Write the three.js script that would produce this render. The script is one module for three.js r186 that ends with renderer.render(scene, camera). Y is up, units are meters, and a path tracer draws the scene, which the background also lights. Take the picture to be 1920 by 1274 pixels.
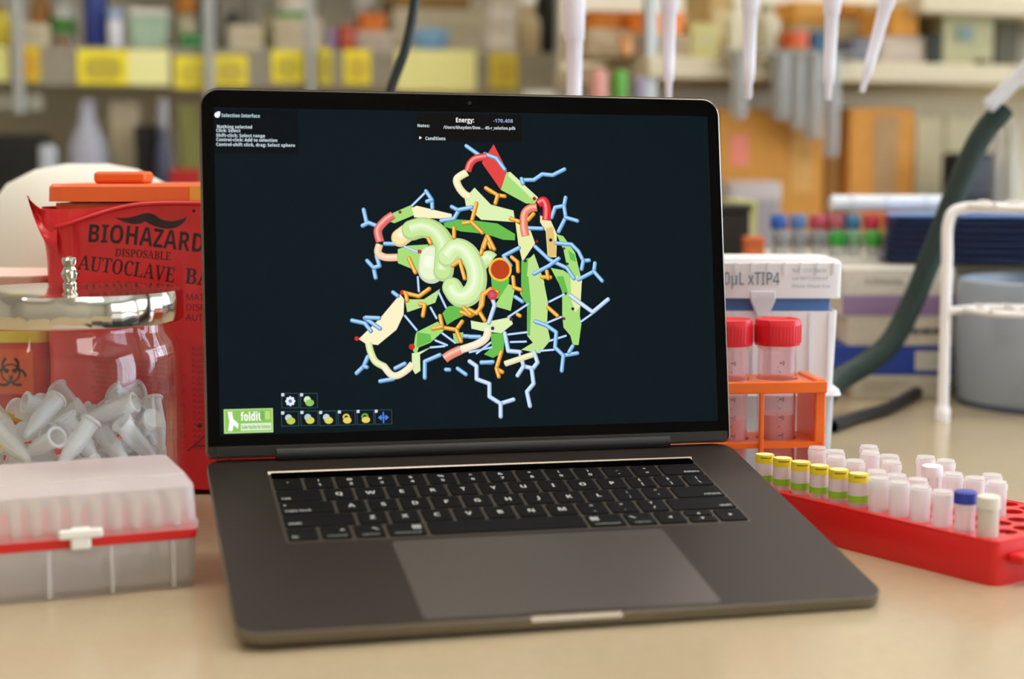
import * as THREE from 'three';
import { mergeGeometries, toCreasedNormals } from 'three/addons/utils/BufferGeometryUtils.js';
import { RoundedBoxGeometry } from 'three/addons/geometries/RoundedBoxGeometry.js';
import { RectAreaLightUniformsLib } from 'three/addons/lights/RectAreaLightUniformsLib.js';
import { Brush, Evaluator, SUBTRACTION } from 'three-bvh-csg';
import { ImprovedNoise } from 'three/addons/math/ImprovedNoise.js';

// ---------------------------------------------------------------- camera, sky, exposure
const scene = new THREE.Scene();
const CAM = {"pos":[0.0,0.237,0.0],"right":[1.0,0.0,0.0],"up":[0.0,0.994522,-0.104528],"back":[0.0,0.104528,0.994522],"fov":23.6919};
const camera = new THREE.PerspectiveCamera(CAM.fov, 1920 / 1274, 0.02, 60);
camera.position.set(...CAM.pos);
camera.setRotationFromMatrix(new THREE.Matrix4().makeBasis(new THREE.Vector3(...CAM.right), new THREE.Vector3(...CAM.up), new THREE.Vector3(...CAM.back)));
camera.focus = 1.09;
camera.userData.fStop = 4.0;
const renderer = new THREE.WebGLRenderer({ antialias: true });
renderer.toneMapping = THREE.LinearToneMapping;
renderer.toneMappingExposure = 1.7;
renderer.shadowMap.enabled = true;
RectAreaLightUniformsLib.init();
scene.background = new THREE.Color(0.86, 0.95, 1.12);
scene.backgroundIntensity = 4.2;
const SCREEN_GLOW = 0.63, LAMP = 4.6;

// ---------------------------------------------------------------- helpers
let seed = 7;
const rnd = () => { seed = (seed * 1664525 + 1013904223) >>> 0; return seed / 4294967296; };
const noise = new ImprovedNoise();
const taken = new Map();
function numbered(name) { const n = taken.get(name) ?? 0; taken.set(name, n + 1); return n ? name + '_' + String(n).padStart(3, '0') : name; }
function tag(o, label, category, group, kind) { o.userData.label = label; if (category) o.userData.category = category; if (group) o.userData.group = group; if (kind) o.userData.kind = kind; return o; }
function thing(name, label, category, pos = [0, 0, 0], turn = 0, group) {
  const o = new THREE.Group(); o.name = numbered(name); o.position.set(...pos); o.rotation.y = turn; tag(o, label, category, group); scene.add(o); return o;
}
function part(parent, name, geo, mat, pos, rot) {
  const m = new THREE.Mesh(geo, mat); m.name = name; if (pos) m.position.set(...pos); if (rot) m.rotation.set(...rot); parent.add(m); return m;
}
function struct(name, geo, mat, pos) { const m = part(scene, name, geo, mat, pos); m.userData.kind = 'structure'; return m; }
function copyOf(o, pos, label) { const c = o.clone(); c.name = numbered(o.userData.base ?? o.name); c.position.set(...pos); if (label) c.userData = { ...o.userData, label }; scene.add(c); return c; }
const box = (w, h, d, x = 0, y = 0, z = 0) => new THREE.BoxGeometry(w, h, d).translate(x, y, z);
const rbox = (w, h, d, r = 0.002, x = 0, y = 0, z = 0) => new RoundedBoxGeometry(w, h, d, 2, Math.min(r, w / 2.1, h / 2.1, d / 2.1)).translate(x, y, z);
const cyl = (r0, r1, h, y = 0, n = 28, x = 0, z = 0) => new THREE.CylinderGeometry(r1, r0, h, n).translate(x, y + h / 2, z);
const lathe = (pts, n = 40) => toCreasedNormals(new THREE.LatheGeometry(pts.map(([r, y]) => new THREE.Vector2(r, y)), n), 0.7);
const V = (a) => new THREE.Vector3(...a);
const tube = (pts, r, seg = 60, n = 12) => new THREE.TubeGeometry(new THREE.CatmullRomCurve3(pts.map(V)), seg, r, n);
const merge = (...g) => mergeGeometries(g.map((q) => { const k = q.index ? q.toNonIndexed() : q; for (const a of Object.keys(k.attributes)) if (!['position', 'normal', 'uv'].includes(a)) k.deleteAttribute(a); return k; }));
function rrShape(w, h, r, cx = 0, cy = 0) {
  const s = new THREE.Shape(), x0 = cx - w / 2, x1 = cx + w / 2, y0 = cy - h / 2, y1 = cy + h / 2, R = Array.isArray(r) ? r : [r, r, r, r];
  s.moveTo(x0 + R[0], y0); s.lineTo(x1 - R[1], y0); s.absarc(x1 - R[1], y0 + R[1], R[1], -Math.PI / 2, 0); s.lineTo(x1, y1 - R[2]); s.absarc(x1 - R[2], y1 - R[2], R[2], 0, Math.PI / 2);
  s.lineTo(x0 + R[3], y1); s.absarc(x0 + R[3], y1 - R[3], R[3], Math.PI / 2, Math.PI); s.lineTo(x0, y0 + R[0]); s.absarc(x0 + R[0], y0 + R[0], R[0], Math.PI, 1.5 * Math.PI);
  return s;
}
// rings of rounded rectangles [y, width, depth, radius] joined from bottom to top, closed with caps
function loft(rings, { seg = 5, capTop = true, capBottom = true, crease = 0.6 } = {}) {
  const N = 4 * (seg + 1), pos = [], idx = [];
  const ring = (w, d, r) => { const out = []; for (let c = 0; c < 4; c++) for (let k = 0; k <= seg; k++) { const a = (c + k / seg) * Math.PI / 2; out.push([(c === 0 || c === 3 ? 1 : -1) * (w / 2 - r) + r * Math.cos(a), (c < 2 ? 1 : -1) * (d / 2 - r) + r * Math.sin(a)]); } return out; };
  for (const [y, w, d, r] of rings) for (const [x, z] of ring(w, d, r)) pos.push(x, y, z);
  for (let i = 0; i < rings.length - 1; i++) for (let k = 0; k < N; k++) { const a = i * N + k, b = i * N + (k + 1) % N; idx.push(a, a + N, b, b, a + N, b + N); }
  const cap = (i, top) => { const c = pos.length / 3; pos.push(0, rings[i][0], 0); for (let k = 0; k < N; k++) { const a = i * N + k, b = i * N + (k + 1) % N; top ? idx.push(c, b, a) : idx.push(c, a, b); } };
  if (capBottom) cap(0, false); if (capTop) cap(rings.length - 1, true);
  const g = new THREE.BufferGeometry(); g.setAttribute('position', new THREE.Float32BufferAttribute(pos, 3)); g.setIndex(idx);
  const q = toCreasedNormals(g, crease), p = q.attributes.position, uv = []; for (let i = 0; i < p.count; i++) uv.push(p.getX(i), p.getZ(i) + p.getY(i)); q.setAttribute('uv', new THREE.Float32BufferAttribute(uv, 2)); return q;
}
// ---------------------------------------------------------------- textures
function grain(n, lo, hi, scales, s = 1) {
  const d = new Uint8Array(n * n * 4);
  for (let y = 0; y < n; y++) for (let x = 0; x < n; x++) {
    let v = 0, t = 0; for (const [f, a] of scales) { v += a * noise.noise(x / n * f + s * 7.1, y / n * f + s * 3.3, s); t += a; }
    v = 0.5 + 0.5 * Math.max(-1, Math.min(1, v / t * 1.8)) + (rnd() - 0.5) * 0.12; const c = Math.round(255 * (lo + (hi - lo) * Math.max(0, Math.min(1, v)))); const o = (y * n + x) * 4; d[o] = d[o + 1] = d[o + 2] = c; d[o + 3] = 255;
  }
  const t = new THREE.DataTexture(d, n, n); t.wrapS = t.wrapT = THREE.RepeatWrapping; t.magFilter = THREE.LinearFilter; t.colorSpace = THREE.SRGBColorSpace; t.needsUpdate = true; return t;
}
const rep = (t, k) => { const c = t.clone(); c.repeat.set(k, k); c.needsUpdate = true; return c; };
const speckle = grain(256, 0.9, 1.0, [[40, 1], [90, 0.8], [8, 0.5]], 1);
const laminate = grain(256, 0.96, 1.0, [[60, 1], [110, 0.8], [8, 0.12]], 5);
const fibre = grain(256, 0.86, 1.0, [[16, 1], [60, 0.7], [4, 0.6]], 2);
function canvasTex(w, h, draw) { const c = document.createElement('canvas'); c.width = w; c.height = h; draw(c.getContext('2d'), w, h); const t = new THREE.CanvasTexture(c); t.colorSpace = THREE.SRGBColorSpace; t.anisotropy = 8; return t; }
// ---------------------------------------------------------------- materials
const mats = new Map();
function M(color, o = {}) {
  const key = color + JSON.stringify(o); if (mats.has(key)) return mats.get(key);
  const m = new THREE.MeshStandardMaterial({ color, roughness: 0.55, ...o }); mats.set(key, m); return m;
}
function P(color, o = {}) {
  const key = 'p' + color + JSON.stringify(o); if (mats.has(key)) return mats.get(key);
  const m = new THREE.MeshPhysicalMaterial({ color, side: THREE.DoubleSide, ...o }); mats.set(key, m); return m;
}
const card = (c) => { const k = 'card' + c; if (!mats.has(k)) mats.set(k, new THREE.MeshStandardMaterial({ color: c, roughness: 0.8, map: fibre })); return mats.get(k); };
const alu = M('#372f2a', { metalness: 0.6, roughness: 0.52 });
const aluTrimLit = M('#6e675d', { metalness: 1, roughness: 0.22 });  // same aluminium as the case; paler tone paints in the trim's glint
const aluSideLit = M('#7a7366', { metalness: 0.8, roughness: 0.34 });  // lighter copy of alu: reflected brightness of the side faces put into the colour
const aluEdgeLit = M('#7f786b', { metalness: 0.9, roughness: 0.3 });  // case aluminium again, lightened to paint the rim's catch of light
const blackGlass = P('#030303', { roughness: 0.08, ior: 1.45, specularIntensity: 0.2 });
const keyMat0 = M('#0b0909', { roughness: 0.55 });
const rubber = M('#141414', { roughness: 0.8 });
const glass = P('#fbfdfd', { transmission: 1, roughness: 0.02, ior: 1.45 });
const clearPlastic = P('#eef2f6', { transmission: 0.8, roughness: 0.25, ior: 1.45 });
const frost = P('#ffffff', { transmission: 0.8, roughness: 0.5, ior: 1.45 });
const tubePlastic = P('#ffffff', { transmission: 0.7, roughness: 0.42, ior: 1.45 });
const steel = M('#d9d4c8', { metalness: 1, roughness: 0.12 });
const whitePlastic = M('#eceaf2', { roughness: 0.35 });

// ---------------------------------------------------------------- the room
const FLOOR = -0.92, CEIL = 1.95;
const paint = M('#d8d2c2', { roughness: 0.9 });
struct('floor', box(6.4, 0.1, 7.0, 0, FLOOR - 0.05, -1.5), M('#8a8478', { roughness: 0.6, map: rep(speckle, 6) }));
struct('ceiling', box(6.4, 0.1, 7.0, 0, CEIL + 0.05, -1.5), M('#e9e6df', { roughness: 0.95 }));
struct('wall_back', box(6.4, CEIL - FLOOR + 0.2, 0.1, 0, (CEIL + FLOOR) / 2, -5.05), paint);
struct('wall_front', box(6.4, CEIL - FLOOR + 0.2, 0.1, 0, (CEIL + FLOOR) / 2, 2.05), M('#c9c3b4', { roughness: 0.9 }));
struct('wall_left', box(0.1, CEIL - FLOOR + 0.2, 7.2, -3.25, (CEIL + FLOOR) / 2, -1.5), paint);
{
  // right wall with three window openings
  const x = 3.25, y0 = 0.05, y1 = 1.6, g = [box(0.1, y0 - FLOOR, 7.2, x, (y0 + FLOOR) / 2, -1.5), box(0.1, CEIL - y1, 7.2, x, (CEIL + y1) / 2, -1.5)];
  const zs = [[-4.6, -3.1], [-2.8, -1.1], [-0.8, 0.9]];
  let z = -5.1; for (const [a, b] of [...zs, [2.1, 2.1]]) { g.push(box(0.1, y1 - y0, a - z, x, (y0 + y1) / 2, (a + z) / 2)); z = b; }
  struct('wall_right', merge(...g), paint);
  zs.forEach(([a, b], i) => {
    const w = new THREE.Group(); w.name = 'window_' + (i + 1); w.userData.kind = 'structure'; w.position.set(x, y0, (a + b) / 2); scene.add(w);
    const H = y1 - y0, L = b - a, fr = M('#e8e8e6', { roughness: 0.5 });
    part(w, 'window_frame', merge(box(0.06, 0.05, L, 0, 0.025), box(0.06, 0.05, L, 0, H - 0.025), box(0.06, H - 0.1, 0.05, 0, H / 2, -L / 2 + 0.025), box(0.06, H - 0.1, 0.05, 0, H / 2, L / 2 - 0.025), box(0.05, H - 0.1, 0.04, 0, H / 2, 0)), fr);
    for (const s of [-1, 1]) part(w, 'pane', box(0.004, H - 0.1, L / 2 - 0.075, 0, H / 2, s * (L / 4 - 0.0025)), glass);
  });
}
// ceiling luminaires: frame, glowing diffuser and an area light of the diffuser's size; the row behind the camera is added fill
for (const [x, z, where] of [[-1.2, 1.0, 'added as fill behind the camera on the left'], [1.2, 1.0, 'added as fill behind the camera on the right'], [-0.68, -0.75, 'above the left of the laptop'], [0.68, -0.75, 'above the right of the laptop'], [-1.2, -2.3, 'above the aisle on the left'], [1.2, -2.3, 'above the aisle on the right'], [-1.2, -4.1, 'over the far left shelves'], [1.2, -4.1, 'over the far right shelves']]) {
  const t = thing('ceiling_light', 'long ceiling light panel ' + where, 'ceiling light', [x, CEIL, z]);
  part(t, 'frame', merge(box(1.3, 0.03, 0.02, 0, -0.015, 0.17), box(1.3, 0.03, 0.02, 0, -0.015, -0.17), box(0.02, 0.03, 0.32, 0.64, -0.015), box(0.02, 0.03, 0.32, -0.64, -0.015)), M('#f0f0ee'));
  part(t, 'diffuser', box(1.26, 0.008, 0.32, 0, -0.006), M('#ffffff', { emissive: '#fff8ee', emissiveIntensity: 1.2 }));
  const l = new THREE.RectAreaLight('#fff6ea', LAMP, 1.26, 0.32); l.position.set(0, -0.02, 0); l.rotation.x = -Math.PI / 2; t.add(l);
}

// ---------------------------------------------------------------- the near bench
{
  const t = thing('lab_bench', 'beige laminate lab bench the laptop stands on', 'bench', [0.05, 0, -1.25]);
  const top = new THREE.MeshPhysicalMaterial({ color: '#bdac8c', roughness: 0.2, map: rep(laminate, 5), specularIntensity: 0.9 });
  part(t, 'worktop', rbox(2.5, 0.035, 1.6, 0.006, 0, -0.0175), top);
  part(t, 'cabinet', box(2.3, -FLOOR - 0.036, 1.4, 0, (FLOOR - 0.036) / 2, 0), M('#b9ad94', { roughness: 0.7 }));
}
// ---------------------------------------------------------------- laptop
{
  const K = {"o":[0.00579,0.03132,-0.93029],"x":[0.969895,-0.009465,-0.243341],"y":[0.054531,0.982311,0.179142],"z":[0.237341,-0.187019,0.953254]}, LID = {"angle":1.22663,"hz":-0.11479,"L":0.23653};
  const t = thing('laptop', 'open dark grey laptop showing a protein model on its screen', 'laptop');
  t.position.set(...K.o); t.setRotationFromMatrix(new THREE.Matrix4().makeBasis(V(K.x), V(K.y), V(K.z)));
  const W = 0.3493, D = 0.2407;
  // the finger notch is cut out of the front edge of the case
  const cutter = (() => { const q = new THREE.Shape([[-0.006, 0.0006], [0.004, 0.0006], [0.004, -0.0050], [-0.006, 0.00025]].map(([z, y]) => new THREE.Vector2(z, y))), g = new THREE.ExtrudeGeometry(q, { depth: 0.05, bevelEnabled: false }).translate(0, 0, -0.025).rotateY(-Math.PI / 2).translate(0, 0, D / 2); const br = new Brush(g); br.updateMatrixWorld(); return br; })();
  const cut = (g) => { const br = new Brush(g), ev = new Evaluator(); br.updateMatrixWorld(); ev.useGroups = false; return ev.evaluate(br, cutter, SUBTRACTION).geometry; };
  part(t, 'base', cut(loft([[-0.0098, W - 0.02, D - 0.02, 0.008], [-0.0092, W - 0.008, D - 0.008, 0.011], [-0.0078, W - 0.0028, D - 0.0028, 0.0125], [-0.0058, W - 0.0006, D - 0.0006, 0.013], [-0.004, W, D, 0.013], [-0.0008, W, D, 0.013], [-0.0003, W - 0.0012, D - 0.0012, 0.0125]], { seg: 8, crease: 0.5 })), aluSideLit);
  part(t, 'top_case', cut(loft([[-0.0003, W - 0.0012, D - 0.0012, 0.0125], [0, W - 0.0014, D - 0.0014, 0.0124]], { seg: 8 })), alu);
  for (const [x, z] of [[-0.15, 0.1], [0.15, 0.1], [-0.15, -0.1], [0.15, -0.1]]) part(t, 'foot', cyl(0.0075, 0.0075, 0.0012, -0.0108, 16, x, z), rubber);
  // keyboard: legends are print, one atlas laid out like the keyboard
  const U = 0.01905, X0 = -0.138, Z0 = -0.0822, rowH = 0.019;
  const rows = [
    [['`', 1], ['1', 1, '!'], ['2', 1, '@'], ['3', 1, '#'], ['4', 1, '$'], ['5', 1, '%'], ['6', 1, '^'], ['7', 1, '&'], ['8', 1, '*'], ['9', 1, '('], ['0', 1, ')'], ['-', 1, '_'], ['=', 1, '+'], ['delete', 1.5, 'R']],
    [['tab', 1.5, 'L'], ...'QWERTYUIOP'.split('').map((c) => [c, 1]), ['[', 1, '{'], [']', 1, '}'], ['\\', 1, '|']],
    [['caps lock', 1.75, 'L'], ...'ASDFGHJKL'.split('').map((c) => [c, 1]), [';', 1, ':'], ["'", 1, '"'], ['return', 1.75, 'R']],
    [['shift', 2.25, 'L'], ...'ZXCVBNM'.split('').map((c) => [c, 1]), [',', 1, '<'], ['.', 1, '>'], ['/', 1, '?'], ['shift', 2.25, 'R']],
    [['fn', 1, 'L'], ['control', 1, 'M', '^'], ['option', 1, 'M', '~'], ['command', 1.25, 'M', '#'], ['', 5], ['command', 1.25, 'N', '#'], ['option', 1, 'N', '~'], ['<', 1], ['^v', 1], ['>', 1]],
  ];
  const AW = 2048, AH = 710, SX = AW / 0.276, SY = AH / (rowH * 5);
  const keys = [];
  rows.forEach((r, j) => { let x = 0; for (const k of r) { keys.push({ x: x * U, w: k[1] * U, j, k }); x += k[1]; } });
  const atlas = canvasTex(AW, AH, (g) => {
    g.fillStyle = '#080606'; g.fillRect(0, 0, AW, AH); g.fillStyle = '#c4c4c0'; g.textBaseline = 'middle';
    for (const { x, w, j, k } of keys) {
      const cx = (x + w / 2) * SX, cy = (j + 0.5) * rowH * SY, x0 = (x + 0.0032) * SX, x1 = (x + w - 0.0032) * SX;
      g.textAlign = 'center';
      if (k[2] === 'L' || k[2] === 'R') { g.font = 'bold 26px sans-serif'; g.textAlign = k[2] === 'L' ? 'left' : 'right'; g.fillText(k[0], k[2] === 'L' ? x0 : x1, cy + 34); if (k[0] === 'caps lock') { g.beginPath(); g.arc(x0 + 6, cy - 30, 6, 0, 7); g.fill(); } }
      else if (k[2] === 'M' || k[2] === 'N') {
        g.font = 'bold 24px sans-serif'; g.fillStyle = '#8a8f8a'; g.fillText(k[0], cx, cy + 38); g.fillStyle = '#d8d8d4';
        const mx = k[2] === 'M' ? x1 - 18 : x0 + 18, my = cy - 18; g.strokeStyle = '#d8d8d4'; g.lineWidth = 5; g.beginPath();
        if (k[3] === '#') for (const [a, b] of [[-1, -1], [1, -1], [-1, 1], [1, 1]]) { g.moveTo(mx + a * 8 + 8, my + b * 8); g.arc(mx + a * 10, my + b * 10, 7, 0, 7); } else if (k[3] === '^') { g.moveTo(mx - 9, my + 5); g.lineTo(mx, my - 6); g.lineTo(mx + 9, my + 5); } else { g.moveTo(mx - 14, my - 8); g.lineTo(mx - 4, my - 8); g.lineTo(mx + 5, my + 8); g.lineTo(mx + 14, my + 8); }
        g.stroke();
      } else if (k[0] === '^v') { for (const s of [-1, 1]) { g.beginPath(); g.moveTo(cx - 10, cy + s * 26 - s * 6); g.lineTo(cx + 10, cy + s * 26 - s * 6); g.lineTo(cx, cy + s * 26 + s * 10); g.fill(); } }
      else if (k[0] === '<' || k[0] === '>') { const s = k[0] === '<' ? -1 : 1; g.beginPath(); g.moveTo(cx - s * 7, cy - 11); g.lineTo(cx - s * 7, cy + 11); g.lineTo(cx + s * 11, cy); g.fill(); }
      else if (k[2]) { g.font = 'bold 36px sans-serif'; g.fillText(k[2], cx, cy - 26); g.fillText(k[0], cx, cy + 26); }
      else { g.font = 'bold 48px sans-serif'; g.fillText(k[0], cx, cy); }
    }
  });
  const keyMat = new THREE.MeshPhysicalMaterial({ map: atlas, roughness: 0.7, specularIntensity: 0.35 });
  const gap = 0.0023;
  const keyGeo = (x, w, j, z0, d) => {
    const g = loft([[0, w - gap, d - gap, 0.0012], [0.0006, w - gap, d - gap, 0.0012], [0.0009, w - gap - 0.0006, d - gap - 0.0006, 0.001]], { seg: 2, capBottom: false });
    const p = g.attributes.position, uv = []; for (let i = 0; i < p.count; i++) uv.push((x + w / 2 + p.getX(i)) / 0.276, 1 - (z0 + d / 2 + p.getZ(i)) / (rowH * 5)); g.setAttribute('uv', new THREE.Float32BufferAttribute(uv, 2)); return g;
  };
  part(t, 'keyboard_web', loft([[0, 0.2775, rowH * 5 + 0.0135, 0.003], [0.00012, 0.2775, rowH * 5 + 0.0135, 0.003]], { seg: 3, capBottom: false }), M('#554d45', { metalness: 0.5, roughness: 0.5 }), [0, 0.00002, Z0 + rowH * 2.5 - 0.0055]);
  for (const { x, w, j, k } of keys) {
    const parts = k[0] === '^v' ? [[0, rowH / 2], [rowH / 2, rowH / 2]] : [[0, rowH]];
    for (const [o, d] of parts) part(t, 'key', keyGeo(x, w, j, j * rowH + o, d), keyMat, [X0 + x + w / 2, 0.0002, Z0 + j * rowH + o + d / 2]);
  }
  part(t, 'touch_bar', loft([[0, 0.2742, 0.0085, 0.001], [0.0008, 0.2742, 0.0085, 0.001]], { seg: 2 }), blackGlass, [0, 0.0002, Z0 - 0.0052]);
  { const s = new THREE.Shape([[0, 0], [0.0019, 0], [0, 0.00123]].map(([a, b]) => new THREE.Vector2(a, b)));
    part(t, 'touch_bar_trim', new THREE.ExtrudeGeometry(s, { depth: 0.2772, bevelEnabled: false }).translate(0, 0, -0.1386).rotateY(-Math.PI / 2), aluTrimLit, [0, 0.0001, Z0 - 0.0112]); }
  part(t, 'trackpad_gap', loft([[0, 0.1612, 0.1, 0.004], [0.00008, 0.1612, 0.1, 0.004]], { seg: 3, capBottom: false }), M('#2b2724'), [0, 0.00001, 0.0671]);
  part(t, 'trackpad', loft([[0, 0.1602, 0.099, 0.0036], [0.00022, 0.16, 0.0988, 0.0036]], { seg: 4, capBottom: false }), M('#574e4a', { metalness: 0.35, roughness: 0.42 }), [0, 0.00002, 0.0671]);
  // lid with display
  const lid = part(t, 'lid', new THREE.ExtrudeGeometry(rrShape(W, LID.L - 0.003, [0.004, 0.004, 0.012, 0.012], 0, (LID.L + 0.003) / 2), { depth: 0.0042, bevelEnabled: true, bevelSize: 0.0006, bevelThickness: 0.0006, bevelSegments: 2, curveSegments: 10 }).translate(0, 0, -0.0048), alu, [0, 0, LID.hz], [LID.angle - Math.PI / 2, 0, 0]);
  lid.geometry.scale((W - 0.0012) / W, 1, 1);
  { // chamfer that frames the display; its brightness is partly painted by the paler colour
    const loop = (w, h, rad) => { const out = [], cy = (LID.L + 0.003) / 2; [[1, -1, -90], [1, 1, 0], [-1, 1, 90], [-1, -1, 180]].forEach(([sx, sy, a0], i) => { const r = rad[i]; for (let k = 0; k <= 8; k++) { const a = (a0 + k * 11.25) * Math.PI / 180; out.push({ x: sx * (w / 2 - r) + r * Math.cos(a), y: cy + sy * (h / 2 - r) + r * Math.sin(a) }); } }); return out; };
    const lo = loop(W + 0.0003, LID.L - 0.0025, [0.004, 0.0122, 0.0122, 0.004]), li = loop(W - 0.0022, LID.L - 0.0050, [0.003, 0.0112, 0.0112, 0.003]), pos = [], idx = [], n = lo.length;
    for (let i = 0; i < n; i++) pos.push(lo[i].x, lo[i].y, -0.0012, lo[i].x, lo[i].y, -0.0004, li[i].x, li[i].y, 0.0009, li[i].x, li[i].y, -0.0002);
    for (let i = 0; i < n; i++) for (let k = 0; k < 3; k++) { const q = i * 4 + k, r = ((i + 1) % n) * 4 + k; idx.push(q, r, q + 1, r, r + 1, q + 1); }
    const g = new THREE.BufferGeometry(); g.setAttribute('position', new THREE.Float32BufferAttribute(pos, 3)); g.setIndex(idx); part(lid, 'lid_rim', toCreasedNormals(g, 0.4), aluEdgeLit);
  }
  part(lid, 'bezel', new THREE.ExtrudeGeometry(rrShape(W - 0.0024, LID.L - 0.0012 - 0.0102, [0.001, 0.001, 0.011, 0.011], 0, (LID.L - 0.0012 + 0.0102) / 2), { depth: 0.0005, bevelEnabled: false, curveSegments: 10 }), blackGlass);
  part(lid, 'webcam', new THREE.CircleGeometry(0.0013, 16), M('#15171c', { roughness: 0.2 }), [0, 0.2303, 0.00055]);
  part(lid, 'hinge', new THREE.CylinderGeometry(0.0048, 0.0048, 0.262, 20).rotateZ(Math.PI / 2), M('#1a1816', { roughness: 0.5 }), [0, 0.0042, -0.0026]);
  part(lid, 'hinge_cover', rbox(W - 0.012, 0.0062, 0.0012, 0.0004), M('#2a2622', { roughness: 0.5, metalness: 0.4 }), [0, 0.0066, 0]);
  const shot = canvasTex(2048, 1280, drawScreen);
  part(lid, 'screen', new THREE.PlaneGeometry(0.3318, 0.2073), new THREE.MeshPhysicalMaterial({ color: '#020304', roughness: 0.08, emissive: '#ffffff', emissiveMap: shot, emissiveIntensity: SCREEN_GLOW, specularIntensity: 0.2 }), [0, 0.0170 + 0.20730 / 2, 0.0007]);
}
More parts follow.
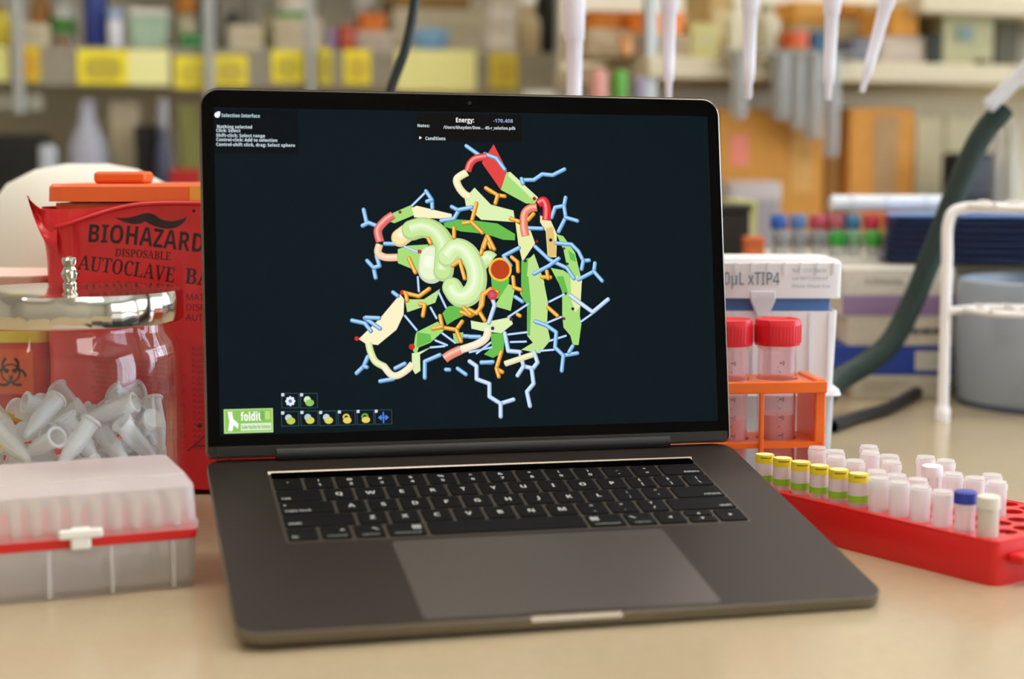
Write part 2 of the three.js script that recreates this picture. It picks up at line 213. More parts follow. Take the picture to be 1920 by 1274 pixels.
function drawScreen(g, W, H) {
  const UI = {"icon":[14,30],"sel":[30,38],"l0":[11,82],"l1":[8,97],"l2":[8,116],"l3":[8,133],"l4":[7,152],"pan1a":[-4,7],"pan1b":[328,181],"pan2a":[803,7],"pan2b":[1238,122],"energy":[964,43],"val":[1120,41],"note":[806,65],"path":[913,70],"tri":[813,115],"cond":[837,117],"lg_a":[16,1179],"lg_b":[205,1273],"b0":[239,1122],"b1":[312,1124],"b2":[237,1193],"b3":[312,1193],"b4":[385,1195],"b5":[459,1195],"b6":[533,1195],"b7":[605,1196],"bw":[309,1122]}, POLYS = [["#67b84c",[[903,454],[947,437],[1029,442],[1126,454],[1199,497],[1198,523],[1149,521],[1076,497],[975,487],[908,468]]],["#e0433f",[[1068,207],[1120,130],[1173,238],[1144,317]]],["#a5d777",[[1170,245],[1144,317],[1248,372],[1287,372],[1300,347],[1185,242]]],["#d9ebb0",[[1185,242],[1300,347],[1282,360],[1175,258]]],["#d9ebb0",[[993,354],[1035,308],[1101,377],[1195,401],[1201,449],[1058,439],[997,382]]],["#a5d777",[[665,440],[699,412],[771,381],[785,393],[784,421],[703,454]]],["#f8ecc2",[[775,393],[795,383],[938,416],[938,430],[889,435],[784,430]]],["#a5d777",[[714,558],[752,544],[838,539],[793,647],[713,614]]],["#67b84c",[[819,558],[867,534],[874,657],[788,652]]],["#e9e3ae",[[1306,420],[1350,439],[1375,497],[1370,593],[1333,593],[1328,487],[1305,449]]],["#e0bd70",[[1331,473],[1359,468],[1371,588],[1336,593]]],["#e4e8a8",[[1201,449],[1264,482],[1282,535],[1226,612],[1211,540]]],["#a5d777",[[1373,497],[1402,506],[1450,574],[1477,697],[1426,696],[1401,564]]],["#67b84c",[[1421,564],[1450,584],[1452,613],[1429,603]]],["#67b84c",[[1221,607],[1256,593],[1248,698],[1218,698]]],["#bcdd8c",[[1251,602],[1276,578],[1317,698],[1240,698]]],["#a5d777",[[1344,636],[1398,646],[1476,700],[1376,699]]],["#67b84c",[[1092,663],[1170,678],[1158,754],[1099,763]]],["#bcdd8c",[[1244,670],[1310,671],[1329,779],[1322,866],[1334,933],[1288,985],[1210,969],[1260,941],[1236,912],[1240,788],[1212,740]]],["#67b84c",[[1219,670],[1249,670],[1257,783],[1249,912],[1236,912],[1240,788],[1217,745]]],["#a5d777",[[1367,671],[1477,672],[1462,834],[1468,868],[1453,954],[1428,953],[1419,915],[1391,881],[1387,833],[1390,737]]],["#e3e6a6",[[1427,672],[1477,672],[1466,795],[1442,819],[1429,771]]],["#67b84c",[[1367,671],[1397,671],[1415,737],[1395,746]]],["#67b84c",[[1085,900],[1144,901],[1136,977],[1092,1000],[1054,985],[1088,957]]],["#d9ebb0",[[1004,847],[1052,857],[1170,835],[1179,864],[1129,901],[1047,890],[1006,880]]],["#a5d777",[[1103,791],[1164,701],[1193,711],[1171,811],[1156,806]]],["#f8ecc2",[[548,915],[636,833],[719,738],[735,759],[731,820],[701,880],[624,940],[573,932]]],["#a5d777",[[781,891],[868,850],[901,879],[837,934],[789,952],[779,980],[765,966],[776,905]]],["#67b84c",[[784,891],[838,901],[842,929],[780,952]]],["#d9ebb0",[[760,975],[789,971],[847,948],[793,980],[793,1046],[772,1059],[759,1036]]],["#67b84c",[[888,817],[913,789],[995,781],[1004,814],[936,846],[906,865]]],["#bcdd8c",[[737,759],[814,760],[882,718],[861,774],[746,811]]],["#9fd070",[[929,898],[973,894],[967,936],[933,940]]]], TUBES = [["#e06a62",33.8,[[699,421],[665,445],[636,482],[644,529]]],["#f6c79c",30.0,[[641,539],[634,572],[661,590],[713,591]]],["#f3e8b0",31.4,[[1006,246],[964,273],[970,306],[993,335],[1017,347]]],["#e0433f",30.0,[[1008,242],[1021,210],[1046,189],[1090,181]]],["#dbe6a2",28.0,[[587,930],[595,967],[613,1005],[650,1027]]],["#f8e3bd",28.0,[[646,1024],[673,1057],[701,1062],[740,1040],[762,1017]]],["#e5e2ac",24.2,[[1140,1025],[1199,1007],[1259,989]]],["#e2282f",35.8,[[1300,371],[1325,362],[1336,395],[1332,441]]],["#ec8062",33.8,[[1294,388],[1267,391],[1241,415],[1237,468],[1243,506]]],["#e3efca",108.8,[[854,596],[848,643]]],["#cfe6a4",58.0,[[1048,625],[1083,594],[1102,604]]],["#f6e0a8",72.5,[[725,513],[754,492]]],["#c3e296",83.2,[[773,482],[821,471],[869,489],[901,530],[907,568],[898,648]]],["#cde8a4",83.2,[[916,591],[953,556],[999,575],[1030,635],[1032,701],[1001,746],[958,750],[932,714]]],["#e98a70",37.7,[[893,999],[918,983],[961,964]]],["#f8e2c4",31.9,[[961,964],[1025,944],[1064,919],[1075,881]]]], STICKS = [["#7fbaf0",17.4,[[581,400],[592,454]]],["#7fbaf0",17.4,[[575,464],[599,452],[636,466]]],["#7fbaf0",17.4,[[590,604],[615,632],[622,672]]],["#7fbaf0",17.4,[[615,632],[639,625],[628,586]]],["#7fbaf0",17.4,[[663,536],[700,537]]],["#7fbaf0",17.4,[[835,324],[858,359],[859,392]]],["#7fbaf0",17.4,[[858,359],[838,366]]],["#7fbaf0",17.4,[[939,387],[967,402],[947,435],[894,444]]],["#7fbaf0",17.4,[[967,399],[1021,389]]],["#7fbaf0",17.4,[[1006,139],[1056,174]]],["#7fbaf0",17.4,[[1082,171],[1130,188],[1163,233]]],["#7fbaf0",17.4,[[1236,276],[1285,275],[1321,251],[1365,255],[1416,230]]],["#7fbaf0",17.4,[[1233,271],[1238,290]]],["#7fbaf0",17.4,[[1417,347],[1409,381],[1371,388],[1355,429]]],["#7fbaf0",17.4,[[1409,381],[1415,429],[1383,487]]],["#7fbaf0",17.4,[[1415,429],[1464,443]]],["#7fbaf0",17.4,[[1372,535],[1436,540],[1465,569],[1484,608],[1509,606]]],["#7fbaf0",17.4,[[1484,608],[1476,642]]],["#7fbaf0",17.4,[[1534,618],[1528,652],[1462,685]]],["#7fbaf0",17.4,[[1528,652],[1562,691]]],["#7fbaf0",17.4,[[1255,473],[1314,475]]],["#7fbaf0",17.4,[[1213,554],[1148,587],[1176,626]]],["#7fbaf0",17.4,[[1282,549],[1340,603],[1413,637],[1442,680]]],["#7fbaf0",17.4,[[1380,598],[1339,627],[1274,660]]],["#7fbaf0",17.4,[[524,841],[575,853],[598,884]]],["#7fbaf0",17.4,[[575,832],[635,875]]],["#7fbaf0",17.4,[[580,830],[632,833]]],["#7fbaf0",17.4,[[691,731],[709,745]]],["#7fbaf0",17.4,[[583,986],[566,1023],[537,1050]]],["#7fbaf0",17.4,[[566,1023],[578,1027]]],["#7fbaf0",17.4,[[630,1084],[682,1076]]],["#7fbaf0",17.4,[[874,984],[812,1009],[810,1074]]],["#7fbaf0",17.4,[[692,1034],[731,1016]]],["#7fbaf0",17.4,[[897,1043],[911,1044]]],["#7fbaf0",17.4,[[945,1040],[978,1064]]],["#7fbaf0",17.4,[[977,910],[1040,914]]],["#7fbaf0",17.4,[[1044,1016],[1083,1019]]],["#7fbaf0",17.4,[[1273,855],[1317,870],[1360,900],[1353,962],[1387,996],[1447,987]]],["#7fbaf0",17.4,[[1387,996],[1378,1058]]],["#7fbaf0",17.4,[[1428,958],[1412,982]]],["#7fbaf0",17.4,[[1192,754],[1221,773]]],["#7fbaf0",17.4,[[1043,1018],[1091,1016]]],["#7fbaf0",17.4,[[998,913],[1041,914]]],["#b9d6fb",18.4,[[995,1012],[1023,1032],[1022,1084],[1074,1104],[1073,1156],[1118,1185],[1172,1170]]],["#b9d6fb",18.4,[[1118,1185],[1117,1237]]],["#b9d6fb",18.4,[[1144,901],[1156,973],[1205,978],[1218,1036],[1257,1046],[1277,1022],[1264,979]]],["#b9d6fb",18.4,[[1218,1036],[1192,1073]]],["#b9d6fb",18.4,[[1252,1051],[1258,1108],[1229,1140],[1240,1198]]],["#b9d6fb",18.4,[[1425,752],[1518,820],[1585,768]]],["#b9d6fb",18.4,[[1094,753],[1105,787],[1079,857]]],["#cfe2ff",9.7,[[776,383],[830,331]]],["#cfe2ff",9.7,[[743,548],[795,570]]],["#cfe2ff",9.7,[[736,825],[782,882]]],["#cfe2ff",9.7,[[876,732],[904,794]]],["#cfe2ff",9.7,[[792,670],[795,727]]],["#cfe2ff",9.7,[[841,793],[864,836]]],["#cfe2ff",9.7,[[837,953],[894,949]]],["#cfe2ff",9.7,[[886,897],[938,936]]],["#cfe2ff",9.7,[[857,925],[904,945]]],["#cfe2ff",9.7,[[1466,858],[1517,825]]],["#cfe2ff",9.7,[[1334,775],[1405,742]]],["#cfe2ff",9.7,[[1160,835],[1245,783]]],["#cfe2ff",9.7,[[1158,906],[1237,898]]],["#cfe2ff",9.7,[[1167,937],[1231,936]]],["#cfe2ff",9.7,[[1289,975],[1348,971]]],["#cfe2ff",9.7,[[1329,935],[1400,915]]],["#cfe2ff",9.7,[[1322,861],[1382,838]]],["#cfe2ff",9.7,[[996,975],[1088,957]]],["#cfe2ff",9.7,[[1025,980],[1084,938]]],["#f5a524",17.4,[[1041,373],[1019,449],[985,454]]],["#f5a524",17.4,[[1019,449],[1062,492]]],["#f5a524",17.4,[[946,473],[945,511]]],["#f5a524",17.4,[[1081,506],[1065,544],[1055,578]]],["#f5a524",17.4,[[1081,516],[1096,554]]],["#f5a524",17.4,[[937,625],[966,606],[984,677]]],["#f5a524",17.4,[[758,595],[783,652]]],["#f5a524",17.4,[[839,515],[848,534]]],["#f5a524",17.4,[[1082,310],[1103,325]]],["#f5a524",17.4,[[1083,310],[1131,339],[1160,343]]],["#f5a524",17.4,[[1131,339],[1120,372]]],["#f5a524",17.4,[[1182,434],[1216,446]]],["#f5a524",17.4,[[1279,415],[1256,439]]],["#f5a524",17.4,[[1084,506],[1066,554]]],["#f5a524",17.4,[[1084,506],[1110,559]]],["#f5a524",17.4,[[1182,592],[1206,612],[1207,650]]],["#f5a524",17.4,[[1308,674],[1342,675]]],["#f5a524",17.4,[[1328,651],[1332,679]]],["#f5a524",17.4,[[729,731],[795,748],[838,718]]],["#f5a524",17.4,[[743,740],[747,764]]],["#f5a524",17.4,[[799,779],[818,783],[809,826]]],["#f5a524",17.4,[[879,827],[887,874],[944,884],[969,851]]],["#f5a524",17.4,[[944,884],[962,931]]],["#f5a524",17.4,[[887,871],[849,878]]],["#f5a524",17.4,[[966,813],[1004,828],[1043,805],[1055,743],[1091,720]]],["#f5a524",17.4,[[976,795],[1004,823]]],["#f5a524",17.4,[[1043,814],[1061,848]]],["#f5a524",17.4,[[1001,804],[1029,819],[1054,786],[1060,743],[1090,725],[1119,734]]],["#f5a524",17.4,[[1044,819],[1062,848]]],["#f5a524",17.4,[[1185,673],[1188,716],[1217,726]]],["#f5a524",17.4,[[1127,977],[1105,1043],[1129,1058]]],["#f5a524",17.4,[[1105,1043],[1114,1076]]],["#f5a524",17.4,[[1329,799],[1367,833]]],["#f5a524",17.4,[[1200,826],[1209,831]]]], DOTS = [["#f0c040",48.2,[1132,642]],["#b8401c",39.0,[1132,642]],["#d84030",21.3,[1097,744]],["#b060a0",10.2,[1095,744]],["#8a3020",6.5,[727,409]],["#a02020",7.4,[1284,352]],["#28204a",6.5,[1306,415]],["#28204a",7.0,[1348,522]],["#28204a",6.5,[1238,607]],["#d02a2a",9.3,[541,913]],["#c82828",12.1,[761,949]],["#d03030",7.4,[726,731]],["#302a6a",7.4,[1094,880]],["#7a2030",7.4,[1172,844]],["#2a2430",6.5,[1433,805]],["#7a2a30",6.5,[1394,845]],["#303a38",5.6,[1405,742]],["#302a5a",5.6,[1212,986]],["#c83030",8.3,[802,568]],["#902028",6.5,[1290,528]],["#603038",5.6,[1403,557]],["#283048",5.6,[1416,620]]];
  g.fillStyle = '#06141a'; g.fillRect(0, 0, W, H);
  const rr = (x, y, w, h, c) => { g.fillStyle = c; g.fillRect(x, y, w, h); };
  rr(UI.pan1a[0], UI.pan1a[1], UI.pan1b[0] - UI.pan1a[0], UI.pan1b[1] - UI.pan1a[1], '#050b12');
  rr(UI.pan2a[0], UI.pan2a[1], UI.pan2b[0] - UI.pan2a[0], UI.pan2b[1] - UI.pan2a[1], '#0b0a0a');
  const text = (s, at, size, c = '#d7e6ea', w) => { g.font = 'bold ' + size + 'px sans-serif'; g.fillStyle = c; g.textBaseline = 'alphabetic'; g.fillText(s, at[0], at[1], w); };
  g.fillStyle = '#f2f6ff'; g.beginPath(); g.arc(UI.icon[0], UI.icon[1], 11, 0, 7); g.fill(); rr(UI.icon[0], UI.icon[1] - 14, 12, 12, '#f2f6ff');
  text('Selection Interface', UI.sel, 19, '#bfe0e6', 150);
  ['Nothing selected', 'Click: Select', 'Shift-click: Select range', 'Control-click: Add to selection', 'Control-shift click, drag: Select sphere'].forEach((s, i) => text(s, UI['l' + i], 18, '#d7eaee', [138, 95, 190, 238, 308][i]));
  text('Energy:', UI.energy, 26, '#ffffff', 78); text('-170.408', UI.val, 22, '#9fb0e0', 84);
  text('Notes:', UI.note, 17, '#d7e6ea', 52); text('/Users/khayden/Dow... -85-r_solution.pdb', UI.path, 18, '#d7e6ea', 300);
  g.fillStyle = '#e8eef0'; g.beginPath(); g.moveTo(UI.tri[0], UI.tri[1] - 14); g.lineTo(UI.tri[0] + 12, UI.tri[1] - 7); g.lineTo(UI.tri[0], UI.tri[1]); g.fill(); text('Conditions', UI.cond, 20, '#d7e6ea', 84);
  // protein
  const mix = (c, k) => { const n = parseInt(c.slice(1), 16), f = (v) => Math.max(0, Math.min(255, Math.round(k < 0 ? v * (1 + k) : v + (255 - v) * k))); return 'rgb(' + f(n >> 16) + ',' + f((n >> 8) & 255) + ',' + f(n & 255) + ')'; };
  const line = (pts, w, c, dx = 0, dy = 0) => { g.strokeStyle = c; g.lineWidth = w; g.lineCap = 'round'; g.lineJoin = 'round'; g.beginPath(); pts.forEach(([x, y], i) => (i ? g.lineTo(x + dx, y + dy) : g.moveTo(x + dx, y + dy))); g.stroke(); };
  const spline = (pts) => { const c = new THREE.SplineCurve(pts.map(([x, y]) => new THREE.Vector2(x, y))); return c.getPoints(pts.length * 10).map((p) => [p.x, p.y]); };
  const curve = (pts, w, c, dx = 0, dy = 0, cap = 'butt') => { const q = pts.length > 2 ? spline(pts) : pts; g.strokeStyle = c; g.lineWidth = w; g.lineCap = cap; g.lineJoin = 'round'; g.beginPath(); q.forEach(([x, y], i) => (i ? g.lineTo(x + dx, y + dy) : g.moveTo(x + dx, y + dy))); g.stroke(); };
  for (const [c, pts] of POLYS) { g.fillStyle = c; g.beginPath(); pts.forEach(([x, y], i) => (i ? g.lineTo(x, y) : g.moveTo(x, y))); g.fill(); }
  const thin = STICKS.filter((s) => s[1] < 12), fat = STICKS.filter((s) => s[1] >= 12);
  for (const [c, w, pts] of thin) { line(pts, w, '#6f9fe0'); line(pts, w * 0.6, c); }
  const half = Math.floor(fat.length * 0.62);
  const stick = ([c, w, pts]) => { line(pts, w, mix(c, -0.3)); line(pts, w * 0.72, c, -1.5, -1.5); line(pts, w * 0.3, mix(c, 0.5), -2.5, -2.5); };
  fat.slice(0, half).forEach(stick);
  for (const [c, w, pts] of TUBES) { const big = w > 60 ? 'round' : 'butt'; curve(pts, w, mix(c, -0.1), 0, 0, big); curve(pts, w * 0.78, c, -w * 0.05, -w * 0.04, big); curve(pts, w * 0.42, mix(c, 0.25), -w * 0.1, -w * 0.08); curve(pts, w * 0.18, mix(c, 0.5), -w * 0.12, -w * 0.1); }
  fat.slice(half).forEach(stick);
  for (const [c, r, [x, y]] of DOTS) { g.fillStyle = c; g.beginPath(); g.arc(x, y, r, 0, 7); g.fill(); }
  // badge and tool buttons
  const [ax, ay] = UI.lg_a, [bx, by] = UI.lg_b, w = bx - ax, h = by - ay;
  rr(ax, ay, w, h, '#8cbf5a'); rr(ax, ay, w, 4, '#b8dc8c'); rr(ax, by - 5, w, 5, '#b8dc8c'); rr(ax, ay, 5, h, '#b8dc8c'); rr(bx - 5, ay, 5, h, '#b8dc8c');
  g.fillStyle = '#f4fbf4'; g.beginPath(); [[0.08, 0.1], [0.17, 0.1], [0.19, 0.4], [0.3, 0.62], [0.28, 0.82], [0.2, 0.66], [0.17, 0.9], [0.08, 0.9], [0.11, 0.5]].forEach(([a, b], i) => (i ? g.lineTo(ax + a * w, ay + b * h) : g.moveTo(ax + a * w, ay + b * h))); g.fill();
  text('foldit', [ax + 0.34 * w, ay + 0.5 * h], 46, '#ffffff', 0.42 * w); rr(ax + 0.74 * w, ay + 0.12 * h, 0.08 * w, 0.34 * h, '#6fae5e'); rr(ax + 0.84 * w, ay + 0.12 * h, 0.1 * w, 0.34 * h, '#b6d878');
  g.fillStyle = 'rgba(240,250,240,.75)'; g.fillRect(ax + 0.34 * w, ay + 0.6 * h, 0.62 * w, 0.3 * h); text('Solve Puzzles for Science', [ax + 0.36 * w, ay + 0.82 * h], 20, '#7aa860', 0.58 * w);
  const bw = Math.round((UI.b1[0] - UI.b0[0]) * 0.94);
  const btn = (b, fn) => { rr(b[0], b[1], bw, bw * 0.86, '#2c4a52'); rr(b[0] + 3, b[1] + 3, bw - 6, bw * 0.86 - 6, '#0a1218'); rr(b[0], b[1], 12, 12, '#d0dce8'); fn(b[0] + bw * 0.5, b[1] + bw * 0.46, bw * 0.26); };
  btn(UI.b0, (x, y, r) => { g.fillStyle = '#e6eeff'; for (let i = 0; i < 8; i++) { const a = i * Math.PI / 4; g.beginPath(); g.arc(x + Math.cos(a) * r * 0.85, y + Math.sin(a) * r * 0.85, r * 0.26, 0, 7); g.fill(); } g.beginPath(); g.arc(x, y, r * 0.9, 0, 7); g.fill(); g.fillStyle = '#6a7a96'; g.beginPath(); g.arc(x, y, r * 0.4, 0, 7); g.fill(); });
  const lump = (c1, c2) => (x, y, r) => { g.fillStyle = c1; g.beginPath(); g.arc(x - r * 0.35, y - r * 0.35, r * 0.75, 0, 7); g.fill(); g.fillStyle = c2; g.beginPath(); g.ellipse(x + r * 0.15, y + r * 0.35, r * 0.95, r * 0.75, 0, 0, 7); g.fill(); };
  btn(UI.b1, lump('#d8e8c0', '#8cc060')); btn(UI.b2, lump('#b8d0d8', '#b8c850')); btn(UI.b3, lump('#a8ccd8', '#d0cc58')); btn(UI.b4, lump('#b8cce0', '#d8cc60'));
  const lock = (c) => (x, y, r) => { g.strokeStyle = c; g.lineWidth = 7; g.beginPath(); g.arc(x - r * 0.1, y - r * 0.2, r * 0.62, Math.PI, 2 * Math.PI); g.stroke(); g.fillStyle = '#e0c860'; g.beginPath(); g.ellipse(x + r * 0.1, y + r * 0.45, r * 0.95, r * 0.7, 0, 0, 7); g.fill(); };
  btn(UI.b5, lock('#e0c860')); btn(UI.b6, lock('#70a840'));
  btn(UI.b7, (x, y, r) => { g.strokeStyle = '#4a80e0'; g.lineWidth = 6; g.beginPath(); g.moveTo(x - r, y); g.lineTo(x + r, y); g.moveTo(x, y - r * 1.1); g.lineTo(x, y + r * 1.1); g.moveTo(x - r * 0.5, y - r * 0.4); g.lineTo(x - r, y); g.lineTo(x - r * 0.5, y + r * 0.4); g.moveTo(x + r * 0.5, y - r * 0.4); g.lineTo(x + r, y); g.lineTo(x + r * 0.5, y + r * 0.4); g.stroke(); });
}
{ // wedge that props up the laptop's rear
  const K = {"o":[0.00579,0.03132,-0.93029],"x":[0.969895,-0.009465,-0.243341],"y":[0.054531,0.982311,0.179142],"z":[0.237341,-0.187019,0.953254]};
  const t = thing('laptop_wedge', 'dark wedge hidden under the rear of the laptop', 'stand');
  const y = Math.atan2(-K.x[2], K.x[0]); t.position.set(K.o[0], 0, K.o[2]); t.rotation.y = y;
  const s = new THREE.Shape([[-0.095, 0], [0.02, 0], [0.02, 0.0165], [-0.095, 0.038]].map(([a, b]) => new THREE.Vector2(-a, b)));
  part(t, 'block', new THREE.ExtrudeGeometry(s, { depth: 0.2, bevelEnabled: false }).translate(0, 0, -0.1).rotateY(Math.PI / 2), rubber);
}
// ---------------------------------------------------------------- left side: bin, bag, jar, tip box
const BIN = { x0: -0.334, x1: -0.135, z0: -1.325, z1: -1.178, h: 0.2265 };
{
  const w = BIN.x1 - BIN.x0, d = BIN.z1 - BIN.z0, orange = M('#f0662a', { roughness: 0.4 });
  const t = thing('waste_bin', 'orange plastic waste bin wrapped in a red biohazard bag', 'bin', [(BIN.x0 + BIN.x1) / 2, 0, (BIN.z0 + BIN.z1) / 2]);
  part(t, 'body', loft([[0, w - 0.01, d - 0.01, 0.012], [0.004, w - 0.004, d - 0.004, 0.014], [0.2125, w, d, 0.014], [0.2125, w - 0.004, d - 0.004, 0.012], [0.008, w - 0.008, d - 0.008, 0.01]], { capTop: true }), orange);
  part(t, 'lid', loft([[0.2138, w + 0.008, d + 0.008, 0.014], [0.2245, w + 0.007, d + 0.007, 0.014], [0.2265, w + 0.002, d + 0.002, 0.012]]), orange);
  part(t, 'lid_handle', rbox(0.038, 0.009, 0.03, 0.003, -w / 2 + 0.046, 0.231, d / 2 - 0.03), M('#e8631c', { roughness: 0.4 }));
  part(t, 'lid_sticker', box(0.011, 0.011, 0.0006, w / 2 - 0.092, 0.2195, d / 2 + 0.0043), M('#f2a53a', { roughness: 0.4 }));
}
{
  const w = BIN.x1 - BIN.x0 + 0.006, d = BIN.z1 - BIN.z0 + 0.006, N = 220, Rn = 46, top = 0.2125;
  const per = []; { // perimeter samples of a rounded rectangle starting at the back centre, going left, front, right
    const s = rrShape(w, d, 0.014).getSpacedPoints(N); for (let i = 0; i < N; i++) per.push([s[i].x, s[i].y]);
  }
  const pos = [], uv = [], idx = [], cols = N + 1;
  for (let j = 0; j <= Rn; j++) for (let i = 0; i <= N; i++) {
    const [x, yv] = per[i % N], z = yv, v = j / Rn, y = 0.004 + v * (top - 0.004), l = Math.hypot(x / w, z / d) || 1;
    let nx = Math.abs(x) > w / 2 - 0.015 ? Math.sign(x) : 0, nz = Math.abs(z) > d / 2 - 0.015 ? Math.sign(z) : 0; const nl = Math.hypot(nx, nz) || 1; nx /= nl; nz /= nl;
    const fold = noise.noise(x * 34 + z * 30, y * 9, 3.1), crisp = noise.noise(x * 90, y * 26 + x * 30, 7.7 + z * 40);
    let o = 0.0022 + 0.0024 * Math.max(0, fold + 0.25) + 0.0011 * crisp + 0.006 * Math.pow(1 - v, 3);
    const corner = Math.exp(-(((x + w / 2) ** 2 + (z - d / 2) ** 2) / 0.0007));
    const lip = Math.exp(-(((v - 0.93) / 0.08) ** 2));
    o += corner * lip * 0.005 + 0.003 * Math.max(0, v - 0.9) * 10 * corner;
    const ridge = Math.exp(-(((x + w / 2 - 0.018) / 0.006) ** 2)) * (z > 0 ? 1 : 0) * Math.min(1, (1 - v) * 2 + 0.4); o += ridge * 0.004;
    const sag = z > 0 ? 0.010 * Math.exp(-(((x + w / 2 - 0.02) / 0.03) ** 2)) * v : 0;
    pos.push(x + nx * o, y - sag * Math.max(0, v - 0.6), z + nz * o); 
    const side = z > d / 2 - 0.016; uv.push(side ? (x + w / 2) / w : x < 0 ? -0.2 : 1.2, y / 0.215);
  }
  for (let j = 0; j < Rn; j++) for (let i = 0; i < N; i++) { const a = j * cols + i; idx.push(a, a + 1, a + cols, a + 1, a + cols + 1, a + cols); }
  const g = new THREE.BufferGeometry(); g.setAttribute('position', new THREE.Float32BufferAttribute(pos, 3)); g.setAttribute('uv', new THREE.Float32BufferAttribute(uv, 2)); g.setIndex(idx); g.computeVertexNormals();
  const print = canvasTex(1024, 1106, (c, W, H) => {
    c.fillStyle = '#dd1f24'; c.fillRect(0, 0, W, H); c.fillStyle = '#2a0810'; c.textBaseline = 'alphabetic';
    const line = (s, x, y, font, deg, width, skew = 0) => { c.save(); c.translate(x, y); c.rotate(deg * Math.PI / 180); c.font = font; c.fillText(s, 0, 0, width); c.restore(); };
    const mo = (pts) => { c.beginPath(); c.moveTo(...pts[0]); for (let i = 1; i < pts.length; i += 2) c.quadraticCurveTo(...pts[i], ...pts[i + 1]); c.fill(); };
    mo([[248, 58], [300, 70], [350, 50], [385, 40], [410, 66], [455, 92], [512, 62], [490, 112], [430, 106], [380, 96], [360, 78], [320, 104], [248, 58]]);
    c.beginPath(); c.arc(536, 40, 6, 0, 7); c.fill();
    line('BIOHAZARD', 146, 144, 'bold 98px sans-serif', 7, 428);
    line('DISPOSABLE', 246, 206, 'bold 42px serif', 5, 205);
    line('AUTOCLAVE', 112, 250, 'bold 78px serif', 9.5, 352); line('BAG', 496, 310, 'bold 82px serif', 6, 150);
    line('HAZARD', 128, 328, '30px sans-serif', 4, 72); line('CAUTION', 244, 332, 'bold 46px serif', 5, 150);
    line('PRECAUTION', 108, 378, 'bold 52px serif', -1, 260);
    ['MATERIALS', 'DISPOSABLE', 'AUTOCLAVE'].forEach((s, i) => line(s, 500, 372 + i * 38, '34px sans-serif', 2, 190));
    c.fillStyle = '#5a0c14';
    for (let i = 0; i < 16; i++) line('INFECTIOUS WASTE  BIOHAZARD  STERILIZE BEFORE DISPOSAL OF CONTENTS', 150 + (i % 3) * 8, 590 + i * 19, '17px sans-serif', 6, 330);
    for (let i = 0; i < 18; i++) line('PLACE IN SECONDARY CONTAINER AND AUTOCLAVE', 520, 560 + i * 22, '17px sans-serif', 1, 400);
    c.strokeStyle = '#4a0a12'; c.lineWidth = 5; for (const [x, y, k] of [[560, 900, 1], [590, 960, -1], [640, 930, 1]]) { c.beginPath(); c.moveTo(x - 60, y + 40 * k); c.lineTo(x + 30, y - 40); c.lineTo(x + 10, y + 50); c.stroke(); }
    c.beginPath(); c.arc(545, 845, 9, 0, 7); c.fill();
  });
  const bag = tag(part(scene, 'biohazard_bag', g, new THREE.MeshPhysicalMaterial({ map: print, roughness: 0.34, clearcoat: 0.25, clearcoatRoughness: 0.25, side: THREE.DoubleSide }), [(BIN.x0 + BIN.x1) / 2, 0, (BIN.z0 + BIN.z1) / 2]), 'red plastic biohazard autoclave bag with black lettering around the orange bin', 'bag');
  // torn ear of film at the front left corner and the tucked cuff
  const ear = new THREE.BufferGeometry(); { const e = [], ei = [], n = 10; for (let j = 0; j <= n; j++) for (let i = 0; i <= n; i++) { const u = i / n, v = j / n; const x = -w / 2 + 0.010 - 0.023 * u, y = 0.192 + 0.026 * Math.pow(u, 1.6) + (v - 0.5) * 0.034 * Math.pow(1 - u, 0.8) - 0.008 * u * (1 - u), z = d / 2 + 0.007 + 0.003 * Math.sin(v * 5 + u * 3) - 0.006 * u; e.push(x, y, z); } for (let j = 0; j < n; j++) for (let i = 0; i < n; i++) { const a = j * (n + 1) + i; ei.push(a, a + 1, a + n + 1, a + 1, a + n + 2, a + n + 1); } ear.setAttribute('position', new THREE.Float32BufferAttribute(e, 3)); ear.setIndex(ei); ear.computeVertexNormals(); }
  part(bag, 'bag_ear', ear, P('#d91f26', { roughness: 0.34, clearcoat: 0.25 }));
  part(bag, 'bag_cuff', tube([[-w / 2 - 0.002, 0.197, d / 2 - 0.01], [-w / 2 + 0.01, 0.196, d / 2 + 0.007], [-0.04, 0.211, d / 2 + 0.006], [0.03, 0.2125, d / 2 + 0.006], [w / 2 - 0.01, 0.212, d / 2 + 0.006]], 0.0018, 60, 8), P('#d91f26', { roughness: 0.34, clearcoat: 0.25 }));
}
